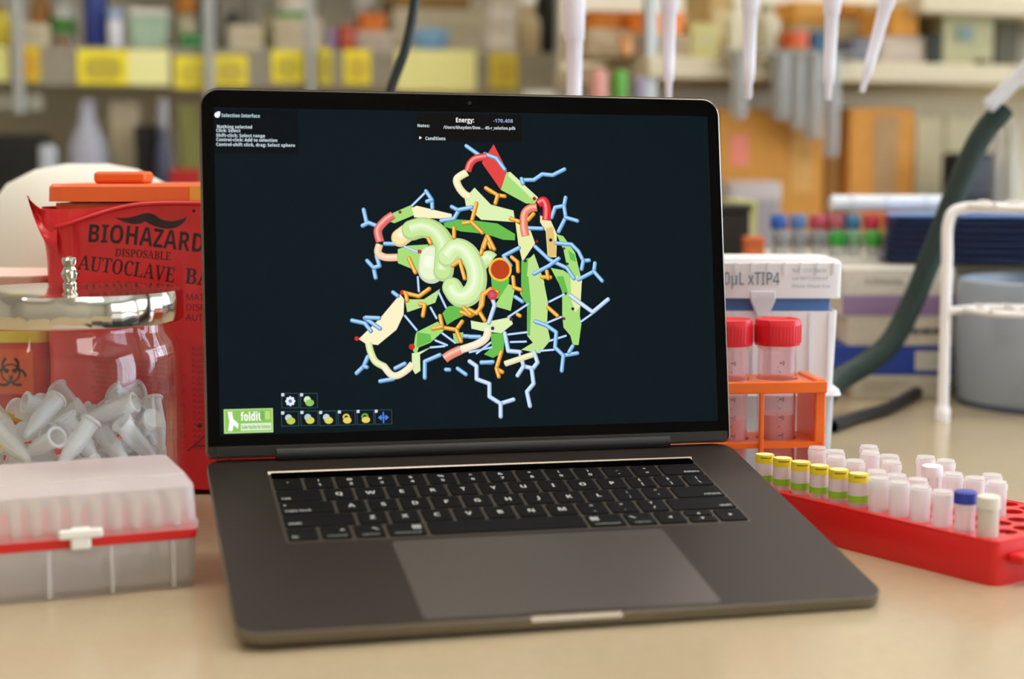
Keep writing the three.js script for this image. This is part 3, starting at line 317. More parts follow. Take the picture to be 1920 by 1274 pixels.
{ // sharps box to the left of the bin, seen through the jar
  const t = thing('sharps_container', 'red sharps container with yellow band and biohazard symbol behind the jar', 'container', [-0.412, 0, -1.26]);
  part(t, 'body', loft([[0, 0.118, 0.1, 0.01], [0.14, 0.128, 0.11, 0.01], [0.146, 0.12, 0.1, 0.01]]), M('#d8301f', { roughness: 0.4 }));
  part(t, 'band', loft([[0.108, 0.1275, 0.1095, 0.01], [0.117, 0.1285, 0.1105, 0.01]], { capTop: false, capBottom: false }), M('#ecd22e', { roughness: 0.5 }));
  const sym = canvasTex(256, 256, (c) => { c.fillStyle = '#e2591f'; c.fillRect(0, 0, 256, 256); c.strokeStyle = '#200808'; c.lineWidth = 16; for (let i = 0; i < 3; i++) { const a = -Math.PI / 2 + i * 2.0944; c.beginPath(); c.arc(128 + Math.cos(a) * 46, 136 + Math.sin(a) * 46, 44, a + 0.55, a - 0.55 + 2 * Math.PI); c.stroke(); } c.lineWidth = 10; c.beginPath(); c.arc(128, 136, 50, 0, 7); c.stroke(); c.fillStyle = '#e2591f'; c.beginPath(); c.arc(128, 136, 14, 0, 7); c.fill(); });
  part(t, 'hazard_label', box(0.034, 0.034, 0.0008), [M('#e2591f'), M('#e2591f'), M('#e2591f'), M('#e2591f'), new THREE.MeshStandardMaterial({ map: sym, roughness: 0.5 }), M('#e2591f')], [0.036, 0.086, 0.0542], [-0.036, 0, 0]);
  part(t, 'yellow_label', box(0.03, 0.02, 0.0008), M('#edc933'), [0.022, 0.034, 0.0522], [-0.036, 0, 0]);
  const b = thing('weighing_boat', 'pale pink plastic tray resting on the red sharps container', 'tray', [-0.405, 0.1462, -1.25]);
  part(b, 'floor', loft([[0, 0.1, 0.085, 0.012], [0.002, 0.1, 0.085, 0.012]]), M('#f3c4b8', { roughness: 0.4 }));
  part(b, 'rim', loft([[0.002, 0.1, 0.085, 0.012], [0.011, 0.118, 0.1, 0.016], [0.012, 0.118, 0.1, 0.016], [0.0125, 0.112, 0.094, 0.014], [0.003, 0.096, 0.08, 0.011]], { capTop: true, capBottom: false }), M('#f6d8cf', { roughness: 0.4 }));
}
{ // white jug behind the bin
  const t = thing('plastic_jug', 'large round-shouldered white plastic jug behind the orange bin', 'jug', [-0.385, 0, -1.475]);
  const jug = P('#f3f0e4', { transmission: 0.25, roughness: 0.6 });
  part(t, 'body', lathe([[0, 0], [0.09, 0], [0.097, 0.008], [0.1, 0.03], [0.1, 0.13], [0.097, 0.165], [0.088, 0.2], [0.07, 0.224], [0.045, 0.237], [0.018, 0.242], [0.0, 0.242]], 56), jug);
  part(t, 'handle', tube([[-0.088, 0.19, 0.02], [-0.116, 0.17, 0.03], [-0.122, 0.12, 0.035], [-0.112, 0.08, 0.03], [-0.096, 0.06, 0.022]], 0.008, 40, 12), P('#dfe0ec', { transmission: 0.3, roughness: 0.5 }));
}
// glass jar of microtubes
const JAR = [-0.2875, 0, -1.052];
{
  const t = thing('glass_jar', 'round glass jar with a polished steel lid, heaped with clear microtubes', 'jar', JAR);
  const R = 0.0705, h = 0.146;
  part(t, 'body', lathe([[0, 0.0], [R - 0.006, 0], [R - 0.001, 0.003], [R, 0.009], [R, 0.115], [R - 0.002, 0.126], [R - 0.007, 0.133], [R - 0.008, 0.14], [R - 0.008, h], [R - 0.0105, h], [R - 0.0105, 0.139], [R - 0.0095, 0.131], [R - 0.0048, 0.124], [R - 0.003, 0.114], [R - 0.003, 0.01], [R - 0.008, 0.0055], [0, 0.005]], 72), glass);
  const lid = part(t, 'lid', lathe([[R - 0.002, 0.1395], [R + 0.0005, 0.1393], [R + 0.0015, 0.1405], [R + 0.0015, 0.1575], [R + 0.0005, 0.1592], [R - 0.004, 0.1596], [R - 0.03, 0.1602], [0.012, 0.1612], [0, 0.1612], [0, 0.159], [R - 0.004, 0.1575], [R - 0.002, 0.1395]], 72), steel);
  part(lid, 'knob', lathe([[0, 0.1612], [0.0046, 0.1612], [0.0048, 0.163], [0.0036, 0.1645], [0.0052, 0.167], [0.0058, 0.1695], [0.0046, 0.1722], [0.0034, 0.174], [0.0048, 0.176], [0.0052, 0.1782], [0.0044, 0.1802], [0.002, 0.181], [0, 0.181]], 32), steel);
  // microtubes: thin capsule tests keep them apart
  const proto = new THREE.Group();
  const bodyG = lathe([[0, -0.0195], [0.0016, -0.019], [0.0026, -0.016], [0.0054, -0.004], [0.0057, 0.0], [0.0058, 0.0165], [0.0069, 0.0166], [0.0069, 0.018], [0.0052, 0.018], [0.0049, 0.0], [0.0022, -0.014], [0, -0.017]], 18);
  const capG = merge(cyl(0.0069, 0.0069, 0.0016, 0.0184, 18), box(0.003, 0.0008, 0.004, 0.0066, 0.0188, 0));
  const rimG = lathe([[0.0054, 0.0166], [0.0072, 0.0166], [0.0073, 0.0176], [0.0068, 0.0184], [0.0054, 0.0184], [0.0054, 0.0166]], 18);
  const seg = [], inside = 0.0655;
  const a = new THREE.Vector3(), b = new THREE.Vector3();
  const segDist = (p1, q1, p2, q2) => { const d1 = q1.clone().sub(p1), d2 = q2.clone().sub(p2), r = p1.clone().sub(p2), A = d1.dot(d1), E = d2.dot(d2), F = d2.dot(r), C = d1.dot(r), B = d1.dot(d2), den = A * E - B * B; let s = den > 1e-12 ? Math.max(0, Math.min(1, (B * F - C * E) / den)) : 0, u = (B * s + F) / E; if (u < 0) { u = 0; s = Math.max(0, Math.min(1, -C / A)); } else if (u > 1) { u = 1; s = Math.max(0, Math.min(1, (B - C) / A)); } return p1.clone().addScaledVector(d1, s).distanceTo(p2.clone().addScaledVector(d2, u)); };
  let made = 0; seed = 4242;
  for (let n = 0; n < 40000 && made < 130; n++) {
    const lvl = Math.min(1, n / 30000), yc = 0.013 + lvl * 0.058 + rnd() * 0.012, th = rnd() * 6.283, rad = Math.sqrt(rnd()) * 0.056, el = yc > 0.058 ? 0.25 + rnd() * 1.0 : (rnd() - 0.4) * 1.6, az = rnd() * 6.283;
    const dir = new THREE.Vector3(Math.cos(el) * Math.cos(az), Math.sin(el), Math.cos(el) * Math.sin(az)), c = new THREE.Vector3(rad * Math.cos(th), yc, rad * Math.sin(th));
    const p1 = c.clone().addScaledVector(dir, 0.0165), p2 = c.clone().addScaledVector(dir, -0.017);
    if ([p1, p2].some((q) => Math.hypot(q.x, q.z) > inside - 0.006 || q.y < 0.0125 || q.y > 0.1)) continue;
    if (seg.some(([s, e]) => segDist(p1, p2, s, e) < 0.0118)) continue;
    seg.push([p1, p2]); made++;
    const g = new THREE.Group(); g.name = numbered('microcentrifuge_tube'); part(g, 'body', bodyG, tubePlastic); if (made % 5 === 0) part(g, 'cap', capG, tubePlastic); else part(g, 'rim', rimG, tubePlastic);
    g.quaternion.setFromUnitVectors(new THREE.Vector3(0, 1, 0), dir); g.position.set(JAR[0] + c.x, c.y, JAR[2] + c.z); tag(g, 'clear plastic microtube heaped inside the glass jar', 'tube', 'microtubes in the glass jar'); scene.add(g);
  }
  for (const [x, z, y] of [[-0.052, 0.02, 0.086], [-0.05, 0.0, 0.078]]) { const g = thing('pipette_tip', 'yellow pipette tip ' + (y > 0.08 ? 'lying on top' : 'half buried') + ' at the left of the glass jar', 'pipette tip', [JAR[0] + x, y, JAR[2] + z]); part(g, 'cone', lathe([[0.0008, -0.02], [0.0028, 0.008], [0.0036, 0.016], [0.003, 0.016], [0.0006, -0.02]], 14), P('#f4c62c', { transmission: 0.3, roughness: 0.4 })); g.rotation.set(0.5, 0, 1.1); }
}
{ // tip box in the lower left corner; its origin is the front right bottom corner
  const t = thing('tip_box', 'frosted pipette tip box with red rack and white latch in the lower left', 'tip box', [-0.1785, 0, -0.9035], 0.38);
  const L = 0.13, D = 0.088, cx = -L / 2, cz = -D / 2;
  const sh = (g) => g.translate(cx, 0, cz);
  part(t, 'tray', sh(loft([[0, L - 0.006, D - 0.006, 0.005], [0.003, L - 0.003, D - 0.003, 0.006], [0.0288, L, D, 0.006], [0.0288, L - 0.003, D - 0.003, 0.005], [0.004, L - 0.007, D - 0.007, 0.005]])), frost);
  for (let k = 0; k < 4; k++) part(t, 'rib', box(0.0022, 0.026, 0.0016, -0.014 - k * 0.034, 0.0148, 0.0002), frost);
  const plate = rrShape(L + 0.001, D + 0.001, 0.006, cx, -cz); const spots = [];
  for (let j = 0; j < 3; j++) for (let i = 0; i < 11; i++) { const x = cx - 0.055 + i * 0.011, z = -0.012 - j * 0.011; spots.push([x, z]); const h = new THREE.Path(); h.absarc(x, -z, 0.0031, 0, Math.PI * 2, true); plate.holes.push(h); }
  part(t, 'rack', new THREE.ExtrudeGeometry(plate, { depth: 0.005, bevelEnabled: false, curveSegments: 8 }).rotateX(-Math.PI / 2), M('#d8211f', { roughness: 0.4 }), [0, 0.029, 0]);
  part(t, 'lid', sh(loft([[0.0342, L + 0.0028, D + 0.0028, 0.007], [0.0385, L + 0.0028, D + 0.0028, 0.007], [0.0385, L + 0.0006, D + 0.0006, 0.006], [0.0585, L - 0.0015, D - 0.0015, 0.006], [0.064, L - 0.008, D - 0.02, 0.006], [0.0636, L - 0.01, D - 0.023, 0.006], [0.058, L - 0.004, D - 0.004, 0.005], [0.039, L - 0.002, D - 0.002, 0.005]], { capTop: false, capBottom: false })), P('#ffffff', { transmission: 0.84, roughness: 0.42 }));
  part(t, 'lid_top', sh(loft([[0.0636, L - 0.009, D - 0.021, 0.006], [0.0644, L - 0.009, D - 0.021, 0.006]])), P('#ffffff', { transmission: 0.84, roughness: 0.42 }));
  part(t, 'latch', merge(rbox(0.024, 0.0055, 0.0035, 0.0016, -0.065, 0.0372, 0.0036), rbox(0.011, 0.0125, 0.0032, 0.0014, -0.065, 0.0345, 0.003)), M('#f4f2ea', { roughness: 0.4 }));
  t.updateMatrixWorld(true);
  const tipG = lathe([[0.0004, -0.026], [0.0022, 0.0], [0.0028, 0.002], [0.0029, 0.016], [0.0024, 0.016], [0.0018, 0.0], [0.0003, -0.026]], 12), filtG = cyl(0.0022, 0.0024, 0.008, 0.0062, 10);
  for (const [x, z] of spots) { const p = new THREE.Vector3(x, 0.0345, z).applyMatrix4(t.matrixWorld), g = thing('filter_tip', 'filter pipette tip standing in the red rack of the tip box', 'pipette tip', p.toArray(), 0, 'tips in the frosted tip box'); part(g, 'cone', tipG, P('#f2ecdc', { transmission: 0.4, roughness: 0.4 })); part(g, 'filter', filtG, M('#f0dcae', { roughness: 0.8 })); }
}
// ---------------------------------------------------------------- right side
{ // refill box of tips, behind the orange rack
  const x1 = 0.2535, w = 0.115, z = -1.245, d = 0.085;
  const t = thing('tip_refill_box', 'tall clear tip refill box marked xTIP4 behind the orange rack', 'tip box', [x1 - w / 2, 0, z - d / 2], -0.02);
  const pl = P('#fafcff', { transmission: 0.28, roughness: 0.4 }), pl2 = P('#e6f3fa', { transmission: 0.45, roughness: 0.45 });
  part(t, 'foot', loft([[0, w - 0.008, d - 0.008, 0.006], [0.03, w - 0.006, d - 0.006, 0.006], [0.062, w - 0.004, d - 0.004, 0.006]]), pl2);
  part(t, 'foot_badge', rbox(0.009, 0.007, 0.001, 0.0004, w / 2 - 0.013, 0.036, d / 2 - 0.0022), M('#5fc9a0'));
  part(t, 'flange', loft([[0.062, w, d, 0.006], [0.0625, w + 0.006, d + 0.006, 0.007], [0.067, w + 0.003, d + 0.003, 0.007], [0.0672, w - 0.004, d - 0.004, 0.006]]), pl);
  part(t, 'body', loft([[0.0674, w - 0.006, d - 0.006, 0.006], [0.128, w - 0.002, d - 0.002, 0.006], [0.128, w - 0.006, d - 0.006, 0.006], [0.07, w - 0.01, d - 0.01, 0.006]]), pl);
  for (let k = 0; k < 7; k++) part(t, 'rib', box(0.0016, 0.058, 0.002, w / 2 - 0.008 - k * 0.0145, 0.098, d / 2 - 0.0015), P('#f5f8ff', { transmission: 0.3, roughness: 0.3 }));
  part(t, 'tip_plate', loft([[0.1282, w - 0.012, d - 0.006, 0.004], [0.138, w - 0.012, d - 0.006, 0.004]]), P('#4f7fc0', { transmission: 0.2, roughness: 0.4 }));
  part(t, 'latch', (() => { const s = new THREE.Shape([[-0.009, 0.012], [0.009, 0.012], [0.009, 0.006], [0.004, -0.006], [-0.004, -0.006], [-0.009, 0.006]].map(([a, b]) => new THREE.Vector2(a, b))); return new THREE.ExtrudeGeometry(s, { depth: 0.003, bevelEnabled: true, bevelSize: 0.0006, bevelThickness: 0.0006, bevelSegments: 1 }); })(), P('#f2f6fb', { transmission: 0.45, roughness: 0.3 }), [-0.002, 0.131, d / 2 - 0.0005]);
  part(t, 'lid', loft([[0.1382, w + 0.002, d + 0.002, 0.006], [0.165, w + 0.003, d + 0.003, 0.006], [0.1675, w - 0.002, d - 0.002, 0.006], [0.165, w - 0.001, d - 0.001, 0.006], [0.14, w - 0.002, d - 0.002, 0.006]], { capBottom: false, capTop: false }), pl);
  part(t, 'lid_top', loft([[0.1672, w - 0.003, d - 0.003, 0.006], [0.168, w - 0.003, d - 0.003, 0.006]]), pl);
  for (let k = 0; k < 8; k++) part(t, 'lid_rib', box(0.0016, 0.009, 0.0016, w / 2 - 0.006 - k * 0.0125, 0.1612, d / 2 + 0.0018), P('#f5f8ff', { transmission: 0.3, roughness: 0.3 }));
  const txt = canvasTex(1024, 256, (c, W, H) => { c.clearRect(0, 0, W, H); c.fillStyle = '#3f6076'; c.font = '124px sans-serif'; c.textBaseline = 'middle'; c.textAlign = 'right'; c.fillText('1250\u00b5L xTIP4', 612, 120, 560); c.fillStyle = '#9fb6c6'; c.textAlign = 'left'; c.font = '34px sans-serif'; ['Ref. 1250 Sterile', 'Lot 0417 Filtered', 'RNase DNase free'].forEach((s, i) => c.fillText(s, 700, 60 + i * 56, 280)); });
  part(t, 'lid_print', new THREE.PlaneGeometry(w - 0.006, 0.0275), new THREE.MeshStandardMaterial({ map: txt, transparent: true, roughness: 0.5 }), [0, 0.1525, d / 2 + 0.0028]);
}
const ribG = box(0.0006, 0.012, 0.0009);
{ // orange tube rack with its two big tubes
  const ox = 0.2275, oz = -1.162, turn = 0.10, t = thing('tube_rack', 'orange plastic rack holding the two red-capped tubes', 'rack', [ox, 0, oz], turn);
  const or = P('#ff7a22', { transmission: 0.15, roughness: 0.35 }), Wd = 0.14, Dp = 0.05, Ht = 0.086;
  const plate = (r) => { const s = rrShape(Wd, Dp, 0.003, -Wd / 2, Dp / 2); for (const x of [-0.03, -0.066, -0.102]) { const h = new THREE.Path(); h.absarc(x, Dp / 2, r, 0, Math.PI * 2, true); s.holes.push(h); } return new THREE.ExtrudeGeometry(s, { depth: 0.004, bevelEnabled: false, curveSegments: 16 }).rotateX(-Math.PI / 2); };
  part(t, 'top_plate', plate(0.0152), or, [0, Ht - 0.006, 0]);
  part(t, 'top_rail', rbox(Wd, 0.0085, 0.003, 0.001, -Wd / 2, Ht - 0.0055, 0.0015), or);
  part(t, 'middle_plate', plate(0.0152), or, [0, 0.036, 0]);
  part(t, 'bottom_plate', rbox(Wd, 0.004, Dp, 0.001, -Wd / 2, 0.002, -Dp / 2), or);
  for (const x of [-0.004, -Wd + 0.004]) part(t, 'end_panel', rbox(0.008, Ht, Dp, 0.0015, x, Ht / 2, -Dp / 2), or);
  part(t, 'front_post', rbox(0.0035, Ht - 0.01, 0.003, 0.001, -0.048, Ht / 2 - 0.003, 0.0012), or);
  t.updateMatrixWorld(true);
  const grad = canvasTex(512, 512, (c) => { c.clearRect(0, 0, 512, 512); c.fillStyle = '#3a3440'; c.font = 'bold 30px sans-serif'; for (let i = 0; i < 10; i++) { c.fillRect(210, 40 + i * 46, i % 2 ? 22 : 44, 5); if (!(i % 2)) c.fillText(String(50 - i * 5), 262, 55 + i * 46); } for (let i = 0; i < 18; i++) c.fillRect(180, 60 + i * 22, 8, 6); });
  [[-0.03, 0.34, 'red-capped conical tube with clear liquid at the right of the orange rack'], [-0.066, 0.3, 'red-capped conical tube half hidden by the laptop lid']].forEach(([x, f, label]) => {
    const p = new THREE.Vector3(x, 0.0045, -Dp / 2).applyMatrix4(t.matrixWorld), g = thing('conical_tube', label, 'tube', p.toArray(), turn); g.scale.y = 1.06;
    const R = 0.0142;
    part(g, 'body', lathe([[0, 0], [0.003, 0.0], [0.0046, 0.002], [R - 0.0004, 0.016], [R, 0.018], [R, 0.1], [R - 0.001, 0.1], [R - 0.001, 0.018], [0.0038, 0.003], [0, 0.0015]], 40), P('#fdf4f6', { transmission: 0.92, roughness: 0.08, ior: 1.35 }));
    part(g, 'liquid', lathe([[0, 0.0022], [0.0034, 0.0034], [R - 0.0013, 0.0185], [R - 0.0013, 0.03 + f * 0.06], [0, 0.03 + f * 0.06]], 32), P('#fbd7d2', { transmission: 0.6, roughness: 0.3 }));
    part(g, 'neck', lathe([[R, 0.0955], [R + 0.0006, 0.097], [R + 0.0006, 0.1]], 32), P('#fdf4f6', { transmission: 0.7, roughness: 0.2 }));
    part(g, 'graduations', new THREE.CylinderGeometry(R + 0.0003, R + 0.0003, 0.07, 24, 1, true, -0.75, 1.5).translate(0, 0.058, 0), new THREE.MeshStandardMaterial({ map: grad, transparent: true, roughness: 0.6 }));
    const cap = part(g, 'cap', lathe([[R + 0.001, 0.0985], [R + 0.0024, 0.0985], [R + 0.0028, 0.1], [R + 0.0028, 0.1145], [R + 0.0022, 0.1162], [R + 0.001, 0.1168], [R - 0.0005, 0.1162], [R - 0.001, 0.1158], [0, 0.1158], [0, 0.1135], [R + 0.001, 0.1135], [R + 0.001, 0.0985]], 48), M('#e01f2d', { roughness: 0.4 }));
    for (let k = 0; k < 40; k++) { const a = k / 40 * Math.PI * 2; part(cap, 'grip_rib', ribG, M('#e01f2d', { roughness: 0.4 }), [Math.cos(a) * (R + 0.0028), 0.1065, Math.sin(a) * (R + 0.0028)], [0, -a, 0]); }
  });
}
{ // red rack of cryovials
  const C0 = [0.2745, 0, -0.9025], turn = -0.96, t = thing('vial_rack', 'red plastic rack of small cryovials at the lower right', 'rack', C0, turn);
  const L = 0.208, D = 0.105, red = M('#e0201f', { roughness: 0.35 });
  const cell = (i, j) => [-0.0155 - i * 0.0168, -0.0125 - j * 0.0165];
  const plate = rrShape(L, D, [0.006, 0.006, 0.006, 0.006], -L / 2, D / 2);
  for (let i = 0; i < 12; i++) for (let j = 0; j < 6; j++) { const [x, z] = cell(i, j), h = new THREE.Path(); h.absarc(x, -z, 0.0066, 0, Math.PI * 2, true); plate.holes.push(h); }
  part(t, 'top_plate', new THREE.ExtrudeGeometry(plate, { depth: 0.002, bevelEnabled: false, curveSegments: 7 }).rotateX(-Math.PI / 2), red, [0, 0.0238, 0]);
  part(t, 'skirt', loft([[0.0012, L - 0.002, D - 0.002, 0.006], [0, L - 0.004, D - 0.004, 0.005], [0, L, D, 0.007], [0.003, L + 0.0012, D + 0.0012, 0.008], [0.0235, L + 0.0004, D + 0.0004, 0.007], [0.0262, L - 0.0006, D - 0.0006, 0.0065], [0.0262, L - 0.003, D - 0.003, 0.006], [0.0238, L - 0.0034, D - 0.0034, 0.006]], { capTop: false, capBottom: false }).translate(-L / 2, 0, -D / 2), red);
  part(t, 'floor_plate', loft([[0.0012, L - 0.003, D - 0.003, 0.006], [0.0024, L - 0.003, D - 0.003, 0.006]]).translate(-L / 2, 0, -D / 2), red);
  part(t, 'side_ledge', rbox(0.012, 0.006, D - 0.02, 0.002, 0.0065, 0.016, -D / 2), red);
  t.updateMatrixWorld(true);
  const R = 0.0061, clear = P('#ffffff', { transmission: 0.72, roughness: 0.28, ior: 1.4 });
  const bodyG = lathe([[0, 0], [0.0045, 0.0002], [R, 0.004], [R, 0.0405], [R - 0.0009, 0.0405], [R - 0.0009, 0.005], [0, 0.002]], 20), rimG = lathe([[R - 0.001, 0.0388], [R + 0.0004, 0.0388], [R + 0.0004, 0.0425], [R - 0.001, 0.0425], [R - 0.001, 0.0388]], 20);
  const sleeve = (y0, y1) => new THREE.CylinderGeometry(R + 0.0003, R + 0.0003, y1 - y0, 20, 1, true).translate(0, (y0 + y1) / 2, 0), capG = lathe([[0, 0.0468], [R - 0.0005, 0.0468], [R + 0.0006, 0.046], [R + 0.0008, 0.0395], [R, 0.0395]], 20);
  const yl = sleeve(0.0385, 0.0442), gl = sleeve(0.0262, 0.0306), wl = sleeve(0.0306, 0.0385), discG = cyl(R - 0.0004, R - 0.0004, 0.001, 0.0432, 20), lineG = new THREE.CylinderGeometry(R + 0.0005, R + 0.0005, 0.0007, 12, 1, true, -0.6, 1.2).translate(0, 0.0425, 0);
  const vial = (i, j, kind, label, group) => {
    const [x, z] = cell(i, j), p = new THREE.Vector3(x, 0.0026, z).applyMatrix4(t.matrixWorld), g = thing('cryovial', label, 'vial', p.toArray(), turn - 0.8 + rnd(), group);
    part(g, 'body', bodyG, kind === 'cloudy' ? P('#f1f0e6', { transmission: 0.35, roughness: 0.5 }) : clear);
    if (kind === 'yellow') { part(g, 'yellow_label', yl, M('#f2dc2e', { roughness: 0.5 })); part(g, 'white_label', wl, P('#fbeff4', { transmission: 0.3, roughness: 0.5 })); part(g, 'green_label', gl, M('#8fd12f', { roughness: 0.5 })); part(g, 'lid', discG, M('#f6eea0')); g.rotation.y = 0; part(g, 'ink_line', lineG, M('#8a7a10')); }
    else if (kind === 'blue') part(g, 'cap', capG, M('#2f3ea8', { roughness: 0.4 }));
    else if (kind === 'white') part(g, 'cap', capG, M('#f2eef2', { roughness: 0.4 }));
    else if (kind === 'cloudy') part(g, 'cap', capG, P('#efeee0', { transmission: 0.2, roughness: 0.5 }));
    else { part(g, 'rim', rimG, clear); part(g, 'lid', discG, clear); part(g, 'contents', cyl(0.0045, 0.0048, 0.016, 0.006, 14), P('#f7e2ec', { transmission: 0.6, roughness: 0.4 })); }
    return g;
  };
  const nth = ['first', 'second', 'third', 'fourth', 'fifth', 'sixth'];
  for (let k = 0; k < 6; k++) vial(11 - k, 0, 'yellow', nth[k] + ' yellow and green labelled vial counted from the laptop', 'yellow labelled vials');
  for (let k = 0; k < 4; k++) vial(5 - k, 0, 'clear', nth[k] + ' unlabelled clear vial after the yellow ones in the front row', 'clear vials in the front row');
  vial(1, 0, 'blue', 'clear vial with a dark blue cap in the front row', 'front row vials'); vial(0, 0, 'cloudy', 'cloudy white vial at the near end of the front row', 'front row vials');
  vial(5, 3, 'white', 'vial with a white cap standing up in the back rows', 'back row vials');
  const far = 'clear vial in the back rows of the red rack';
  for (const [i, j] of [[11, 3], [10, 3], [9, 4], [8, 4], [7, 3], [6, 1], [5, 1], [4, 1], [8, 2], [9, 2], [4, 3], [3, 3], [2, 3], [0, 3], [0, 4], [7, 5], [10, 5], [3, 4], [6, 5]]) vial(i, j, 'clear', far, 'clear vials in the back rows');
}
{ // white wire rack
  const t = thing('wire_rack', 'white coated wire rack with two shelves at the right edge', 'rack', [0.4075, 0, -1.5165]);
  const w = M('#f5f3f4', { roughness: 0.35 }), r = 0.0052, L = 0.33;
  part(t, 'left_post', tube([[0, 0.003, 0], [0, 0.06, 0], [0, 0.15, 0], [0, 0.186, 0], [0.004, 0.197, 0], [0.016, 0.2015, 0], [0.05, 0.2015, 0]], r, 90, 14), w);
  part(t, 'post_foot', lathe([[0, 0], [0.0068, 0], [0.0072, 0.003], [0.0068, 0.012], [0.0052, 0.015]], 20), w);
  part(t, 'right_post', new THREE.CylinderGeometry(r, r, 0.2, 14).translate(L, 0.101, 0), w);
  part(t, 'top_rail', new THREE.CylinderGeometry(r, r, L - 0.05, 14).rotateZ(Math.PI / 2).translate(L / 2 + 0.025, 0.2015, 0), w);
  part(t, 'shelf_rail', tube([[0.003, 0.1045, 0], [0.03, 0.107, 0], [0.1, 0.1065, 0], [L, 0.1065, 0]], 0.0038, 40, 12), w);
  for (const y of [0.2035, 0.1065]) {
    for (let k = 0; k < 12; k++) part(t, 'rung', tube([[0.03 + k * 0.026, y + 0.003, -0.004], [0.03 + k * 0.026, y + 0.0035, 0.02], [0.03 + k * 0.026, y + 0.001, 0.045]], 0.002, 8, 8), w);
    part(t, 'front_wire', tube([[0.018, y, 0.004], [0.024, y, 0.036], [0.05, y - 0.001, 0.045], [L, y - 0.001, 0.045]], 0.003, 40, 10), w);
  }
}
{ // green hose and its clear connector
  const t = thing('garden_hose', 'dark green braided hose curving up behind the white wire rack', 'hose');
  const braid = canvasTex(256, 256, (c) => { c.fillStyle = '#0a211b'; c.fillRect(0, 0, 256, 256); c.strokeStyle = '#15382d'; c.lineWidth = 9; for (let k = -8; k < 16; k++) { c.beginPath(); c.moveTo(k * 32, 0); c.lineTo(k * 32 + 256, 256); c.stroke(); } c.strokeStyle = '#0a2019'; c.lineWidth = 6; for (let k = -8; k < 16; k++) { c.beginPath(); c.moveTo(k * 32 + 256, 0); c.lineTo(k * 32, 256); c.stroke(); } });
  braid.wrapS = braid.wrapT = THREE.RepeatWrapping; braid.repeat.set(22, 2);
  part(t, 'tube', tube([[0.255,0.0105,-1.4185],[0.3119,0.0382,-1.5276],[0.3423,0.0476,-1.5638],[0.3695,0.0672,-1.5759],[0.39,0.1005,-1.5844],[0.4057,0.1369,-1.5882],[0.423,0.1812,-1.5929],[0.4398,0.2254,-1.5975],[0.4618,0.2713,-1.6024],[0.4827,0.2968,-1.605]], 0.0112, 140, 18), new THREE.MeshStandardMaterial({ map: braid, roughness: 0.6, bumpMap: braid, bumpScale: 0.0006 }));
  const C = [[0.4611,0.2976,-1.585],[0.4885,0.3233,-1.5877],[0.5104,0.3501,-1.5704]];
  part(t, 'connector', tube([...C, [0.68, 0.44, -1.5], [0.846, 0.5, -1.455]], 0.0075, 60, 16), P('#f2f4f8', { transmission: 0.55, roughness: 0.3 }));
}
tag(part(scene, 'power_cable', tube([[0.289,0.006,-1.4467],[0.3182,0.006,-1.4939],[0.3612,0.006,-1.5512],[0.4137,0.006,-1.6557],[0.462,0.006,-1.757],[0.5105,0.006,-1.8315],[0.5495,0.006,-1.8611]], 0.006, 60, 12), M('#17181b', { roughness: 0.5 })), 'black cable looping across the bench before the kit boxes', 'cable');
